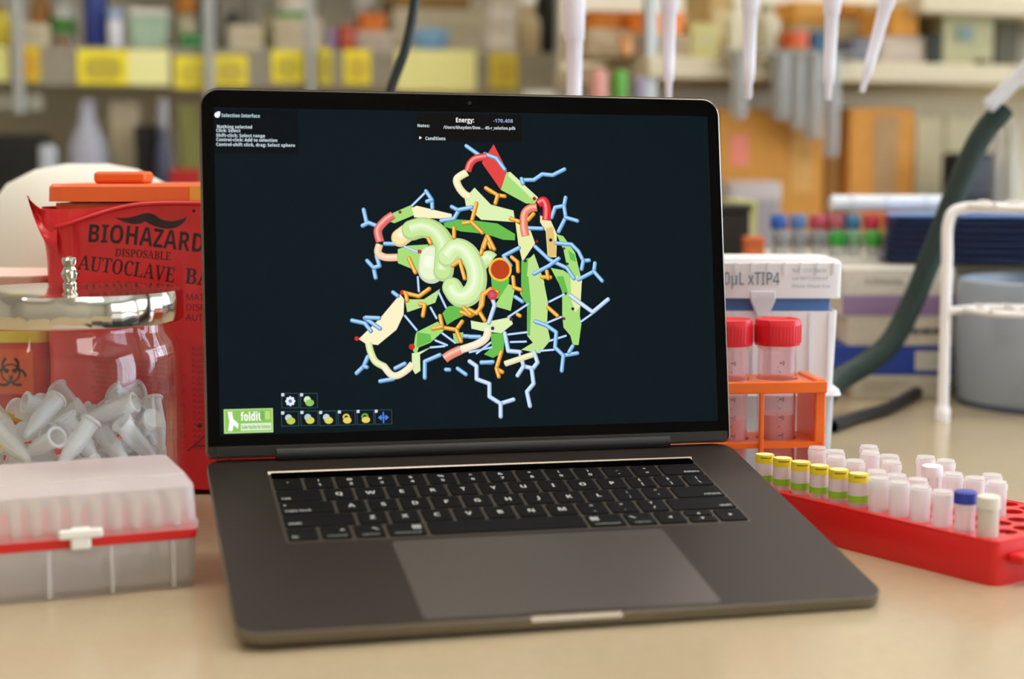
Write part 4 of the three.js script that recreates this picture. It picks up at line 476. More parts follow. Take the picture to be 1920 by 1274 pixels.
{ // stack of kit boxes
  const X0 = 0.342, X1 = 0.458, Z = -1.672, D = 0.09;
  const put = (name, label, y, h, x0, x1, col, fn, dz = 0) => { const t = thing(name, label, 'box', [(x0 + x1) / 2, y, Z - D / 2 + dz]); part(t, 'carton', rbox(x1 - x0, h, D, 0.0015, 0, h / 2, 0), card(col)); fn && fn(t, x1 - x0, h, D / 2); return t; };
  const lines = (w, h, draw) => new THREE.MeshStandardMaterial({ roughness: 0.7, transparent: true, map: canvasTex(w, h, (c) => { c.clearRect(0, 0, w, h); draw(c); }) });
  put('kit_box', 'cream carton at the bottom of the kit box stack', 0, 0.0235, 0.355, 0.45, '#ddd5be', (t, w, h, d) => { part(t, 'print', new THREE.PlaneGeometry(w * 0.6, h * 0.6), lines(256, 64, (c) => { c.fillStyle = '#b8ad94'; for (let i = 0; i < 4; i++) c.fillRect(8, 6 + i * 15, 200 - i * 30, 6); }), [-0.01, h / 2, d + 0.0005]); });
  put('kit_box', 'blue kit box with a white label at its right end', 0.0236, 0.031, 0.335, X1, '#2f4db0', (t, w, h, d) => { part(t, 'label', box(0.034, 0.02, 0.0006, w / 2 - 0.022, h / 2, d + 0.0003), card('#dcdccf')); part(t, 'print', new THREE.PlaneGeometry(0.05, 0.012), lines(256, 64, (c) => { c.fillStyle = '#e8c83c'; c.font = 'bold 44px sans-serif'; c.fillText('\u25c6\u25c6\u25c6', 90, 48); }), [0.0, h / 2, d + 0.0005]); });
  put('kit_box', 'plain white kit box between the blue and the purple one', 0.0547, 0.0295, 0.348, X1, '#e4ddcb', (t, w, h, d) => { part(t, 'print', new THREE.PlaneGeometry(0.036, 0.01), lines(256, 64, (c) => { c.fillStyle = '#6a6a6c'; c.fillRect(0, 8, 60, 44); c.fillRect(70, 8, 80, 44); c.fillRect(160, 8, 90, 44); }), [w / 2 - 0.026, h / 2, d + 0.0005]); });
  put('kit_box', 'white kit box with a purple band and grey lettering on top of the stack', 0.0843, 0.0505, 0.342, X1, '#e9e3d4', (t, w, h, d) => { part(t, 'band', box(w + 0.0004, 0.021, 0.0006, 0, 0.0125, d + 0.0002), card('#a689b6')); part(t, 'print', new THREE.PlaneGeometry(0.06, 0.008), lines(512, 64, (c) => { c.fillStyle = '#8a8a86'; c.font = 'bold 50px sans-serif'; c.fillText('A-VIROGUARD', 6, 50, 490); }), [-0.005, 0.037, d + 0.0005]); });
  const flat = thing('storage_carton', 'wide off-white carton behind the kit boxes carrying coloured vials', 'box', [0.362, 0, -1.87]); part(flat, 'carton', rbox(0.18, 0.139, 0.18, 0.002, 0, 0.0695, 0), card('#e6e0d2')); part(flat, 'lid', rbox(0.184, 0.012, 0.184, 0.002, 0, 0.1335, 0), card('#ece7dc'));
  const rear = thing('storage_carton', 'cream carton behind the grey tub carrying the navy trays', 'box', [0.56, 0, -1.86]); part(rear, 'carton', rbox(0.19, 0.135, 0.2, 0.002, 0, 0.0675, 0), card('#d6ccb4'));
  // coloured vials on the carton
  const cols = [['#8a8e90', 0.302, 0], ['#84888c', 0.322, 0], ['#7d8488', 0.342, 0], ['#2f9a3c', 0.364, 0], ['#6f9c76', 0.384, 0], ['#3fa43a', 0.405, 0], ['#58a043', 0.426, 0], ['#2f62b4', 0.304, 1], ['#5c7fb4', 0.326, 1], ['#c0475a', 0.348, 1], ['#b85a66', 0.368, 1], ['#3f7aa6', 0.388, 1], ['#d2394e', 0.41, 1], ['#d84a44', 0.432, 1]];
  const nm = { '#2f9a3c': 'bright green', '#6f9c76': 'pale green', '#3fa43a': 'leaf green', '#58a043': 'moss green', '#2f62b4': 'royal blue', '#5c7fb4': 'light blue', '#c0475a': 'crimson', '#b85a66': 'dusty rose', '#3f7aa6': 'teal blue', '#d2394e': 'cherry red', '#d84a44': 'scarlet', '#8a8e90': 'pale grey', '#84888c': 'mid grey', '#7d8488': 'dark grey' };
  for (const [c, x, row] of cols) { const h = row ? 0.03 : 0.012, t = thing('capped_vial', 'small vial with a ' + nm[c] + ' cap on the off-white carton', 'vial', [x, 0.1396, row ? -1.85 : -1.815], 0, 'coloured vials on the carton'); part(t, 'body', lathe([[0, 0], [0.007, 0], [0.008, 0.002], [0.008, h], [0, h]], 18), P('#e4e6e4', { transmission: 0.4, roughness: 0.3 })); part(t, 'cap', lathe([[0, h], [0.0092, h], [0.0096, h + 0.002], [0.0096, h + 0.014], [0.008, h + 0.0165], [0, h + 0.0165]], 18), M(c, { roughness: 0.45 })); }
  // stack of navy trays
  for (let k = 0; k < 7; k++) { const t = thing('navy_tray', (['bottom', 'second', 'third', 'fourth', 'fifth', 'sixth', 'topmost'][k]) + ' of the stacked dark navy trays counted upwards', 'tray', [0.525 + k * 0.001, 0.1356 + k * 0.0076, -1.77], -0.26 + k * 0.012, 'stacked navy trays'); part(t, 'tray', loft([[0, 0.22, 0.094, 0.006], [0.0052, 0.224, 0.098, 0.006]]), M('#131b33', { roughness: 0.5 })); part(t, 'rim', loft([[0.0052, 0.238, 0.11, 0.007], [0.0074, 0.238, 0.11, 0.007]]), M(k === 6 ? '#5c8cd4' : '#34436f', { roughness: 0.3 })); }
  const roll = thing('tubing_roll', 'white ribbed roll lying across the coloured vials', 'roll', [0.436, 0.1985, -1.855], 0.06); part(roll, 'tube', new THREE.CylinderGeometry(0.0092, 0.0092, 0.146, 24).rotateZ(Math.PI / 2), M('#e6ecf2', { roughness: 0.35 })); for (const x of [-0.05, -0.01, 0.035]) part(roll, 'ring', new THREE.TorusGeometry(0.0094, 0.0012, 8, 24).rotateY(Math.PI / 2), M('#cdd8dc'), [x, 0, 0]);
  const bb = thing('black_box', 'matt black box beside the right edge of the laptop lid', 'box', [0.228, 0, -1.84]); part(bb, 'body', rbox(0.07, 0.19, 0.09, 0.003, 0, 0.095, 0), M('#191713', { roughness: 0.6 })); part(bb, 'lid', rbox(0.074, 0.008, 0.094, 0.002, 0, 0.194, 0), M('#211e19', { roughness: 0.5 }));
  const fo = thing('folder', 'yellow green upright folder beside the black box', 'folder', [0.2795, 0, -2.0]); part(fo, 'cover', rbox(0.024, 0.2, 0.14, 0.002, 0, 0.1, 0), card('#c5c477')); part(fo, 'spine_label', box(0.016, 0.06, 0.0008, 0, 0.15, 0.0703), card('#d8d29a'));
  const ob = thing('orange_box', 'small orange box standing before the yellow green folder', 'box', [0.2615, 0, -1.755]); part(ob, 'body', rbox(0.02, 0.155, 0.03, 0.002, -0.0, 0.0775, 0), M('#d8733c')); part(ob, 'lid', rbox(0.021, 0.01, 0.031, 0.002, 0, 0.16, 0), M('#cf6a34'));
}
{ // grey tub
  const t = thing('grey_tub', 'round blue grey plastic tub at the right edge of the bench', 'tub', [0.558, 0, -1.632]);
  part(t, 'body', lathe([[0, 0], [0.095, 0], [0.1, 0.002], [0.102, 0.006], [0.106, 0.118], [0.104, 0.126], [0.1, 0.127], [0.099, 0.118], [0.096, 0.008], [0, 0.006]], 64), M('#a7b3c1', { roughness: 0.35 }));
  part(t, 'base_ring', lathe([[0.096, 0.0], [0.1028, 0.0], [0.1034, 0.003], [0.1026, 0.006]], 64), M('#4c5560', { roughness: 0.5 }));
  const lg = canvasTex(128, 128, (c) => { c.fillStyle = '#e8ecf0'; c.fillRect(0, 0, 128, 128); c.fillStyle = '#2c3fae'; c.beginPath(); c.moveTo(10, 10); c.lineTo(118, 30); c.lineTo(70, 118); c.fill(); });
  part(t, 'label', new THREE.CylinderGeometry(0.1066, 0.106, 0.03, 12, 1, true, -0.3, 0.5).translate(0, 0.1, 0), new THREE.MeshStandardMaterial({ map: lg, roughness: 0.5 }));
}
{ // stand with hanging pipettes; its post is outside the frame at the right
  const s = thing('pipette_stand', 'tall steel stand whose arm carries the hanging pipettes', 'stand', [0.86, 0, -1.45]);
  part(s, 'base', loft([[0, 0.16, 0.2, 0.02], [0.012, 0.16, 0.2, 0.02], [0.014, 0.155, 0.195, 0.02]]), M('#6d7074', { roughness: 0.4, metalness: 0.6 }));
  part(s, 'post', cyl(0.011, 0.011, 0.6, 0.013, 20), steel);
  part(s, 'arm', new THREE.CylinderGeometry(0.009, 0.009, 1.0, 16).rotateZ(Math.PI / 2).translate(-0.49, 0.6, 0), steel);
  const PIPS = [[[0.0554,0.2288,-1.4571],1.0,0],[[0.1399,0.2996,-1.4646],1,0.0],[[0.212,0.2996,-1.4646],1,0.0],[[0.2831,0.2986,-1.4645],1,0.02],[[0.3132,0.3058,-1.4652],0.95,0.25]], who = ['thick white pipette hanging nearest the laptop middle', 'white pipette hanging just above the laptop lid, second from left', 'white pipette hanging third from left', 'white pipette hanging fourth from left', 'tilted white pipette at the right end of the row'];
  PIPS.forEach(([p, k, tilt], i) => {
    const g = thing('hanging_pipette', who[i], 'pipette', p); g.rotation.z = -tilt;
    const c = (r) => r * k;
    const up = i ? 0 : 0.09;
    part(g, 'shaft', lathe(!i ? [[0, 0], [0.0026, 0], [0.0034, 0.0015], [0.0042, 0.03], [0.0052, 0.032], [0.0066, 0.075], [0.0076, 0.121], [0.0088, 0.123], [0.0098, 0.165], [0.0112, 0.19], [0.0118, 0.218], [0, 0.218]] : [[0, 0], [c(0.0021), 0], [c(0.0028), 0.0015], [c(0.0033), 0.014], [c(0.0046), 0.016], [c(0.0052), 0.03], [c(0.0064), 0.075], [c(0.0074), 0.0765], [c(0.0092), 0.098], [c(0.0112), 0.112], [c(0.0115), 0.128], [0, 0.128]], 28), M('#eeeefc', { roughness: 0.35 }));
    part(g, 'handle', lathe([[0, 0.128], [0.0135, 0.129], [0.015, 0.14], [0.0145, 0.2], [0.0165, 0.235], [0.014, 0.25], [0, 0.251]], 28), M('#dcdce6', { roughness: 0.4 }), [0, up, 0]);
    part(g, 'finger_hook', rbox(0.012, 0.008, 0.034, 0.003, 0, 0.243, 0.02), M('#cfd0da', { roughness: 0.4 }), [0, up, 0]);
    part(g, 'plunger', lathe([[0, 0.251], [0.004, 0.251], [0.004, 0.27], [0.0085, 0.272], [0.0085, 0.28], [0, 0.281]], 20), M('#7f86b8', { roughness: 0.4 }), [0, up, 0]);
  });
  PIPS.forEach(([p, k, tilt]) => { const hx = p[0] + Math.sin(tilt) * 0.25 - 0.86; part(s, 'hanger', merge(rbox(0.02, 0.02, 0.05, 0.003, hx, 0.6, 0.0), box(0.006, 0.05, 0.006, hx, 0.575, -0.02)), M('#4a4c50')); });
}
tag(part(scene, 'hanging_cable', tube([...[[-0.05, 0.004, -1.30], [-0.105, 0.02, -1.40]], ...[[-0.1289,0.2312,-1.4574],[-0.1089,0.3072,-1.4654],[-0.0955,0.3442,-1.4693],[-0.0869,0.3879,-1.4738],[-0.0812,0.4449,-1.4798]], [-0.02, 0.56, -1.44], [0.05, 0.592, -1.44]], 0.0044, 120, 12), M('#0f1a17', { roughness: 0.45 })), 'thin black green cable hanging behind the laptop lid', 'cable');
// ---------------------------------------------------------------- far benches and shelves
const UNIT = {"L":{"O":[-0.4544,0.0,-3.0165],"rot":0.2094},"R":{"O":[0.4537,0.0,-2.6646],"rot":0.3491}}, YS = [0.4572,0.3864,0.4144,0.3812,0.5009,0.0];
const greyWood = M('#a29a86', { roughness: 0.7, map: fibre }), creamBoard = M('#cdbf9e', { roughness: 0.65 });
{
  const [yL, yLb, yR, yRb, yR2] = YS;
  const mk = (u, label, x0, x1) => { const t = thing('shelf_unit', label, 'shelves', [UNIT[u].O[0], 0, UNIT[u].O[2]], UNIT[u].rot); const w = x1 - x0, cx = (x0 + x1) / 2;
    part(t, 'back_panel', box(w - 0.01, 1.9, 0.02, cx, 0.05, -0.39), M('#e4dac2', { roughness: 0.8 }));
    part(t, 'worktop', rbox(w, 0.035, 0.6, 0.004, cx, -0.0175, -0.09), M('#bda97e', { roughness: 0.4 }));
    part(t, 'base_cabinet', box(w - 0.02, -FLOOR - 0.036, 0.5, cx, (FLOOR - 0.036) / 2, -0.12), M('#a79c84', { roughness: 0.7 }));
    return [t, w, cx]; };
  { const [t, w, cx] = mk('L', 'far shelf unit on the left with yellow shelf labels', -0.95, 0.575);
    part(t, 'shelf', rbox(w, 0.02, 0.4, 0.002, cx, yL - 0.01, -0.2), greyWood);
    part(t, 'fascia', rbox(w, yL - yLb, 0.014, 0.002, cx, (yL + yLb) / 2, -0.008), greyWood);
    part(t, 'rail', rbox(0.55, 0.03, 0.02, 0.003, -0.673, yLb - 0.029, -0.03), M('#b5b29e', { roughness: 0.6 }));
    part(t, 'upper_shelf', rbox(w, 0.02, 0.4, 0.002, cx, yL + 0.3, -0.2), greyWood);
    for (const [x, wd] of [[-0.4355,0.0183],[-0.1012,0.0192],[0.0812,0.0157]]) part(t, 'upright', rbox(wd, 0.66, 0.02, 0.003, x, 0.665, 0.0108), M('#aeb0aa', { roughness: 0.4, metalness: 0.4 }));
    for (const [x0, y0, x1, y1, c, inner] of [[-0.4793,0.3936,-0.4519,0.454,"#e9e690",""],[-0.4337,0.3922,-0.3988,0.4567,"#e3c21f","#d9a62a"],[-0.3342,0.3895,-0.2449,0.4515,"#fbe82c","#c7b53a"],[-0.2454,0.3886,-0.1732,0.4526,"#f8f4a8",""],[-0.1633,0.3837,-0.0962,0.4422,"#f6e530","#d6c63e"],[-0.0934,0.3883,-0.0316,0.4451,"#f2e034","#cdb944"],[0.0122,0.3962,0.0698,0.4553,"#fae82e","#c7b63a"],[0.0965,0.3942,0.123,0.4609,"#e0d038","#b8a838"],[0.145,0.3947,0.1944,0.4581,"#fae82c","#d8bd3c"],[0.2419,0.3839,0.3945,0.4601,"#f8f2a0",""],[0.4211,0.3897,0.4749,0.4563,"#ddc832","#cdae3c"]]) { const l = part(t, 'shelf_label', box(x1 - x0, y1 - y0, 0.002, 0, 0, 0), M(c, { roughness: 0.6 }), [(x0 + x1) / 2, (y0 + y1) / 2, 0.0005 + 0.0015 * ((x0 * 1000) % 2 ? 1 : 0.6)]); if (inner) { const r = Math.min(x1 - x0, y1 - y0) * 0.28; part(l, 'label_print', new THREE.ExtrudeGeometry(rrShape((x1 - x0) * 0.74, (y1 - y0) * 0.66, r), { depth: 0.0008, bevelEnabled: false }), M(inner, { roughness: 0.6 }), [0, -0.002, 0.0011]); } }
  }
  { const [t, w, cx] = mk('R', 'far shelf unit on the right with orange cartons', -0.255, 1.1);
    part(t, 'shelf', rbox(w, yR - yRb, 0.4, 0.003, cx, (yR + yRb) / 2, -0.2), creamBoard);
    part(t, 'upper_shelf', rbox(w * 0.62, 0.03, 0.36, 0.003, cx + w * 0.19, yR2 + 0.015, -0.2), creamBoard);
    for (const z of [-0.02, -0.4]) part(t, 'upright', rbox(0.018, 1.0, 0.018, 0.002, cx - w / 2 + 0.012, 0.5, z), M('#aeb0aa', { roughness: 0.4, metalness: 0.4 }));
    for (const [x, dx, h] of [[-0.105, 0.026, 0.1], [-0.03, 0.03, 0.1], [0.0, 0.024, 0.115], [0.03, 0.03, 0.13], [0.065, 0.024, 0.16]]) part(t, 'clear_sleeve', lathe([[dx / 2, 0], [dx / 2, -h], [dx / 2 - 0.003, -h - 0.004], [0, -h - 0.004]], 14), P('#d6d6d2', { transmission: 0.62, roughness: 0.4 }), [x, yR + 0.006, 0.02]);
    part(t, 'sleeve_rail', rbox(0.24, 0.006, 0.03, 0.002, -0.02, yR + 0.009, 0.018), M('#8c8a80'));
  }
}
for (const [kind, name, label, cat, pos, rot, [w, h, d], col, ex] of [["bottle","reagent_bottle","yellow plastic bottle at the left end of the far shelf","bottle",[-0.9196,0.4572,-2.9647],0.2094,[0.0321,0.0705,0.0321],"#c9b62e",{"cap":"#b8a528"}],["box","carton","small beige carton in front of the amber bottle on far shelf","box",[-0.8671,0.4572,-3.0004],0.2094,[0.048,0.0406,0.1],"#d8cba8",{"lab":"#cbbfa0"}],["bottle","reagent_bottle","amber bottle behind the small beige carton on far shelf","bottle",[-0.8876,0.4572,-3.098],0.2094,[0.0395,0.1245,0.0395],"#a8752f",{"cap":"#c98a35"}],["bottle","reagent_bottle","white bottle with green label on far shelf","bottle",[-0.8449,0.4572,-3.0998],0.2094,[0.0453,0.1028,0.0453],"#dfe0d8",{"cap":"#c9cfc6","lab":"#6fb65a"}],["jar","small_jar","small brown jar before the green-labelled bottle on far shelf","jar",[-0.8141,0.4572,-2.9766],0.2094,[0.0316,0.0206,0.0316],"#8d644c",{"cap":"#a08472"}],["bottle","wash_bottle","tall royal blue bottle on far shelf","bottle",[-0.7658,0.4572,-3.0241],0.2094,[0.0444,0.135,0.0444],"#22357e",{"cap":"#1e2b66"}],["jar","small_jar","small white jar right of the royal blue bottle","jar",[-0.7259,0.4572,-3.0039],0.2094,[0.0283,0.0707,0.0283],"#dcdde2",{"cap":"#9fb4d0"}],["bin","storage_box","pale green storage box with white lid on far shelf","box",[-0.6896,0.4572,-3.1199],0.2094,[0.0766,0.0738,0.2],"#b4cdb2",{"lid":"#efe9df"}],["box","carton","small green carton under the orange-capped bottle on far shelf","box",[-0.5919,0.4572,-3.0537],0.2094,[0.0461,0.0265,0.09],"#3f9150",{"lab":"#5aa568"}],["bottle","reagent_bottle","cream bottle with orange cap behind the small green carton","bottle",[-0.628,0.4572,-3.1667],0.2094,[0.046,0.1138,0.046],"#c9c09c",{"cap":"#d88a2e","capfrac":0.3}],["box","instrument_case","narrow grey blue case beside the orange-capped bottle","case",[-0.6089,0.4572,-3.2648],0.2094,[0.0265,0.1675,0.15],"#7c8894",{"lab":"#8b96a0"}],["box","instrument_case","grey instrument case with dark knob on far shelf","case",[-0.5512,0.4572,-3.2413],0.2094,[0.0668,0.144,0.16],"#a5a093",{"knob":"#3d4446"}],["box","carton","beige carton in front of the grey instrument case","box",[-0.5034,0.4572,-3.0981],0.2094,[0.0626,0.0463,0.1],"#dccfae",{"lab":"#d3c3a2"}],["bottle","reagent_bottle","slim olive bottle between two beige cartons on far shelf","bottle",[-0.4612,0.4572,-3.1086],0.2094,[0.0229,0.0891,0.0229],"#95906a",{"cap":"#87825f"}],["box","carton","beige carton carrying the green-rimmed white tub","box",[-0.4114,0.4572,-3.1279],0.2094,[0.0882,0.0608,0.12],"#ddd0b0",{"lab":"#d8c8a8"}],["tub","food_tub","round white tub with green rim on top of a beige carton","tub",[-0.4116,0.5198,-3.1142],0.2094,[0.0734,0.0765,0.0734],"#e6ddcc",{"rim":"#3f9a34"}],["jar","small_jar","small mauve jar left of the red carton on far shelf","jar",[-0.3391,0.4572,-3.0834],0.2094,[0.0229,0.0414,0.0229],"#9a86a6",{"cap":"#a892b2"}],["box","carton","small red carton on far shelf","box",[-0.3131,0.4572,-3.1028],0.2094,[0.0299,0.048,0.07],"#c24e38",{"lab":"#cf6c55"}],["box","carton","pale carton under the orange tub on far shelf","box",[-0.2698,0.4572,-3.158],0.2094,[0.071,0.0406,0.1],"#d3c6b4",{"lab":"#c7b8a4"}],["bin","storage_box","orange lidded tub on top of a pale carton","tub",[-0.2705,0.4987,-3.1527],0.2094,[0.0547,0.0328,0.09],"#e07c28",{"lid":"#d96a1c"}],["jar","small_jar","tall white jar behind the orange lidded tub","jar",[-0.2988,0.4572,-3.28],0.2094,[0.0509,0.1276,0.0509],"#e2ddd0",{"cap":"#e8e4d8"}],["box","carton","wide cream carton behind the light blue dish","box",[-0.1586,0.4572,-3.2736],0.2094,[0.177,0.0916,0.14],"#e0d6b8",{"lab":"#d8ccab"}],["box","carton","flat tan carton lying on the wide cream carton","box",[-0.1714,0.5496,-3.2709],0.2094,[0.1543,0.0214,0.14],"#a9803f",{"lab":"#b48c4d"}],["dish","oval_dish","light blue oval dish before the wide cream carton","dish",[-0.1553,0.4572,-3.1287],0.2094,[0.0752,0.0431,0.0752],"#86b3d6",{}],["jar","white_jar","lower of two stacked white jars on far shelf","jar",[-0.0247,0.4572,-3.1548],0.2094,[0.0519,0.0503,0.0519],"#dcd2c2",{"cap":"#d4c8b6"}],["jar","white_jar","upper of two stacked white jars on far shelf","jar",[-0.0242,0.5085,-3.1528],0.2094,[0.0477,0.045,0.0477],"#ded5c8",{"cap":"#d8cdbd"}],["bottle","reagent_bottle","tan bottle right of the stacked white jars","bottle",[0.0316,0.4572,-3.2039],0.2094,[0.0444,0.0975,0.0444],"#cdb890",{"cap":"#c6ae84"}],["bottle","reagent_bottle","large black bottle on far shelf beside the thick pipette shaft","bottle",[0.0741,0.4572,-3.3629],0.2094,[0.0578,0.169,0.0578],"#171512",{"cap":"#12100e"}],["bottle","reagent_bottle","slim copper brown bottle at right end of far shelf","bottle",[0.1045,0.4572,-3.2017],0.2094,[0.0298,0.0675,0.0298],"#c98f62",{"cap":"#b9683a"}],["box","equipment_box","black equipment box under the far shelf at left","equipment",[-0.9071,0.0,-3.0021],0.2094,[0.104,0.2991,0.2],"#1d1b16",{"lab":"#2a2520"}],["jar","small_jar","small pale jar before the black equipment box","jar",[-0.8069,0.0,-2.8344],0.2094,[0.0302,0.279,0.0302],"#c9cdd2",{"cap":"#bfc5cc"}],["dome","glass_flask","round pale lavender flask under the far shelf","flask",[-0.7614,0.0,-2.9302],0.2094,[0.0787,0.3475,0.0787],"#c3c4d2",{}],["box","paper_box","upright cream box under the far shelf","box",[-0.7203,0.0,-3.0418],0.2094,[0.0531,0.3587,0.12],"#c2b596",{"lab":"#b5a68c"}],["box","equipment_box","small black block before the cream box under far shelf","equipment",[-0.6652,0.0,-2.9717],0.2094,[0.0392,0.3147,0.1],"#15140f",{}],["bottle","wash_bottle","slim slate blue bottle under the far shelf","bottle",[-0.6222,0.0,-2.9137],0.2094,[0.0287,0.3628,0.0287],"#4a5068",{"cap":"#a3a8b2"}],["box","paper_box","olive green upright box beside the laptop lid corner","box",[-0.6014,0.0,-3.0466],0.2094,[0.0403,0.3512,0.12],"#8d8d4c",{"lab":"#9a9658"}],["box","carton","red carton on the far bench above the orange bin","box",[-0.5696,0.0,-2.8387],0.2094,[0.0502,0.2368,0.1],"#c5241f",{}],["box","carton","tan carton under the amber tray on the right far shelf","box",[0.1382,0.4144,-2.6668],0.3491,[0.0756,0.0448,0.12],"#c3ab86",{"lab":"#cdb795"}],["bin","parts_tray","amber tray on the tan carton right of the thick pipette","tray",[0.142,0.461,-2.6682],0.3491,[0.0648,0.0276,0.1],"#cf7a26",{"lid":"#a8551f"}],["box","carton","wide brown carton behind the second pipette shaft","box",[0.2197,0.4144,-2.6858],0.3491,[0.0959,0.0389,0.12],"#b59e7c",{"lab":"#a2927a"}],["bin","storage_box","bright orange tub on the wide brown carton","tub",[0.2194,0.454,-2.675],0.3491,[0.0994,0.0336,0.1],"#ee8526",{"lid":"#e07a22"}],["jar","small_jar","small copper jar before the wide brown carton","jar",[0.1779,0.4144,-2.5758],0.3491,[0.0218,0.0311,0.0218],"#cf9157",{"cap":"#c88446"}],["box","carton","yellowish carton left of the third pipette shaft","box",[0.2955,0.4144,-2.7134],0.3491,[0.052,0.0581,0.1],"#c9bf7c",{"lab":"#c4bb85"}],["box","carton","tall tan carton behind the yellowish carton","box",[0.3437,0.4144,-2.8693],0.3491,[0.0491,0.1295,0.1],"#c2a166",{"lab":"#d3bb8b"}],["bottle","reagent_bottle","slim cream bottle left of the third pipette","bottle",[0.3611,0.4144,-2.6869],0.3491,[0.0253,0.0947,0.0253],"#c4bb98",{"cap":"#b9ae88"}],["bottle","reagent_bottle","grey cream bottle right of the third pipette","bottle",[0.4233,0.4144,-2.73],0.3491,[0.0437,0.0965,0.0437],"#b3ab8c",{"cap":"#a9a082"}],["box","carton","low taupe carton under the red-orange ball jar","box",[0.4583,0.4144,-2.7407],0.3491,[0.0498,0.0191,0.1],"#a4957c",{}],["jar","small_jar","red-orange round jar on the low taupe carton","jar",[0.4672,0.4344,-2.7151],0.3491,[0.0458,0.0285,0.0458],"#d9602a",{"cap":"#d0542a"}],["box","carton","taupe carton under the left golden carton","box",[0.5138,0.4144,-2.9631],0.3491,[0.0775,0.0775,0.12],"#b6a37e",{"lab":"#a99672"}],["box","golden_carton","left of three golden orange cartons on right far shelf","box",[0.512,0.4928,-2.9625],0.3491,[0.0795,0.0389,0.12],"#d79434",{"lab":"#dca24e"}],["box","carton","taupe carton under the middle golden carton","box",[0.5976,0.4144,-2.9936],0.3491,[0.0879,0.0876,0.12],"#c0aa7e",{"lab":"#b3a078"}],["box","golden_carton","middle golden orange carton on right far shelf","box",[0.5997,0.5031,-2.9944],0.3491,[0.0812,0.029,0.12],"#b9772a",{"lab":"#d79434"}],["box","carton","small steel blue carton behind the fourth pipette","box",[0.5057,0.4144,-2.7899],0.3491,[0.0306,0.0516,0.08],"#3d5f7c",{}],["box","carton","small slate carton between the last two pipettes","box",[0.5765,0.4144,-2.8157],0.3491,[0.0457,0.0423,0.1],"#6a6c7a",{"lab":"#7d7c82"}],["box","carton","pinkish grey carton carrying a golden orange block","box",[0.6427,0.4144,-2.8611],0.3491,[0.0931,0.048,0.14],"#bcab98",{"lab":"#c8b8a5"}],["box","golden_carton","golden orange carton on top of the pinkish grey carton","box",[0.6542,0.4644,-2.8546],0.3491,[0.0531,0.0475,0.1],"#dd9833",{"lab":"#d8953a"}],["box","binder","dark green upright binder beside the pinkish grey carton","binder",[0.6986,0.4144,-2.8708],0.3491,[0.0235,0.0488,0.14],"#2b332d",{}],["box","instrument_case","cream instrument with a small grey green badge","instrument",[0.7637,0.4144,-2.9104],0.3491,[0.1048,0.0897,0.15],"#bdb78c",{"badge":"#74877c"}],["jar","small_jar","small olive brown jar before the cream instrument","jar",[0.805,0.4144,-2.8085],0.3491,[0.0303,0.0103,0.0303],"#6f6650",{"cap":"#645c48"}],["box","binder","dark olive upright file at the far right of the shelf","binder",[0.8633,0.4144,-2.9839],0.3491,[0.05,0.0961,0.12],"#6a6650",{}],["bottle","reagent_bottle","bottle with salmon pink cap peeking over the laptop lid","bottle",[0.1297,0.0,-2.4559],0.3491,[0.0294,0.387,0.0294],"#cdb8a8",{"cap":"#dd9a8c","capfrac":0.16}],["bottle","reagent_bottle","bottle with green cap peeking over the laptop lid","bottle",[0.163,0.0,-2.4649],0.3491,[0.0236,0.3861,0.0236],"#b9b6a0",{"cap":"#5fae3c","capfrac":0.14}],["bottle","reagent_bottle","bottle with mauve cap peeking over the laptop lid","bottle",[0.1916,0.0,-2.475],0.3491,[0.0229,0.3788,0.0229],"#b0a494",{"cap":"#94859a","capfrac":0.14}],["box","cardboard_box","orange cardboard box with a pink sticker on the far bench","box",[0.3916,0.0,-2.7697],0.3491,[0.1986,0.3323,0.2],"#d3923a",{"sticker":"#dd7a62","tape":"#d9a458"}],["box","cardboard_box","narrow brown cardboard box between the two orange ones","box",[0.5135,0.0,-2.8353],0.3491,[0.0391,0.3293,0.2],"#a8763c",{}],["box","cardboard_box","orange cardboard box with a tan label on the far bench","box",[0.5887,0.0,-2.8414],0.3491,[0.1271,0.3366,0.2],"#d28e36",{"tanlab":"#b08a5c"}],["box","instrument_case","cream upright box right of the orange cardboard boxes","box",[0.6981,0.0,-2.8972],0.3491,[0.0586,0.3304,0.15],"#cfc29c",{"lab":"#bcb698"}],["box","instrument_case","cream upright box behind the dark monitor","box",[0.7642,0.0,-2.9425],0.3491,[0.0644,0.3337,0.15],"#d3c7a0",{"lab":"#c4b68e"}],["box","small_monitor","small dark monitor behind the green hose","monitor",[0.7655,0.0,-2.7408],0.3491,[0.0676,0.2651,0.05],"#191b26",{}],["bottle","steel_cylinder","left of two slim grey cylinders at far right","cylinder",[0.8294,0.0,-2.7916],0.3491,[0.0217,0.3235,0.0217],"#9a958a",{"cap":"#a8a398"}],["bottle","steel_cylinder","right of two slim grey cylinders at far right","cylinder",[0.856,0.0,-2.8048],0.3491,[0.0285,0.3202,0.0285],"#aaa594",{"cap":"#b5b0a0"}],["bin","parts_tray","mauve grey tray of oddments before the orange cardboard box","tray",[0.3631,0.0,-2.5784],0.3491,[0.0971,0.2187,0.1],"#8f8486",{"lid":"#a79a94"}]]) {
  const t = thing(name, label, cat, pos, rot), r = w / 2;
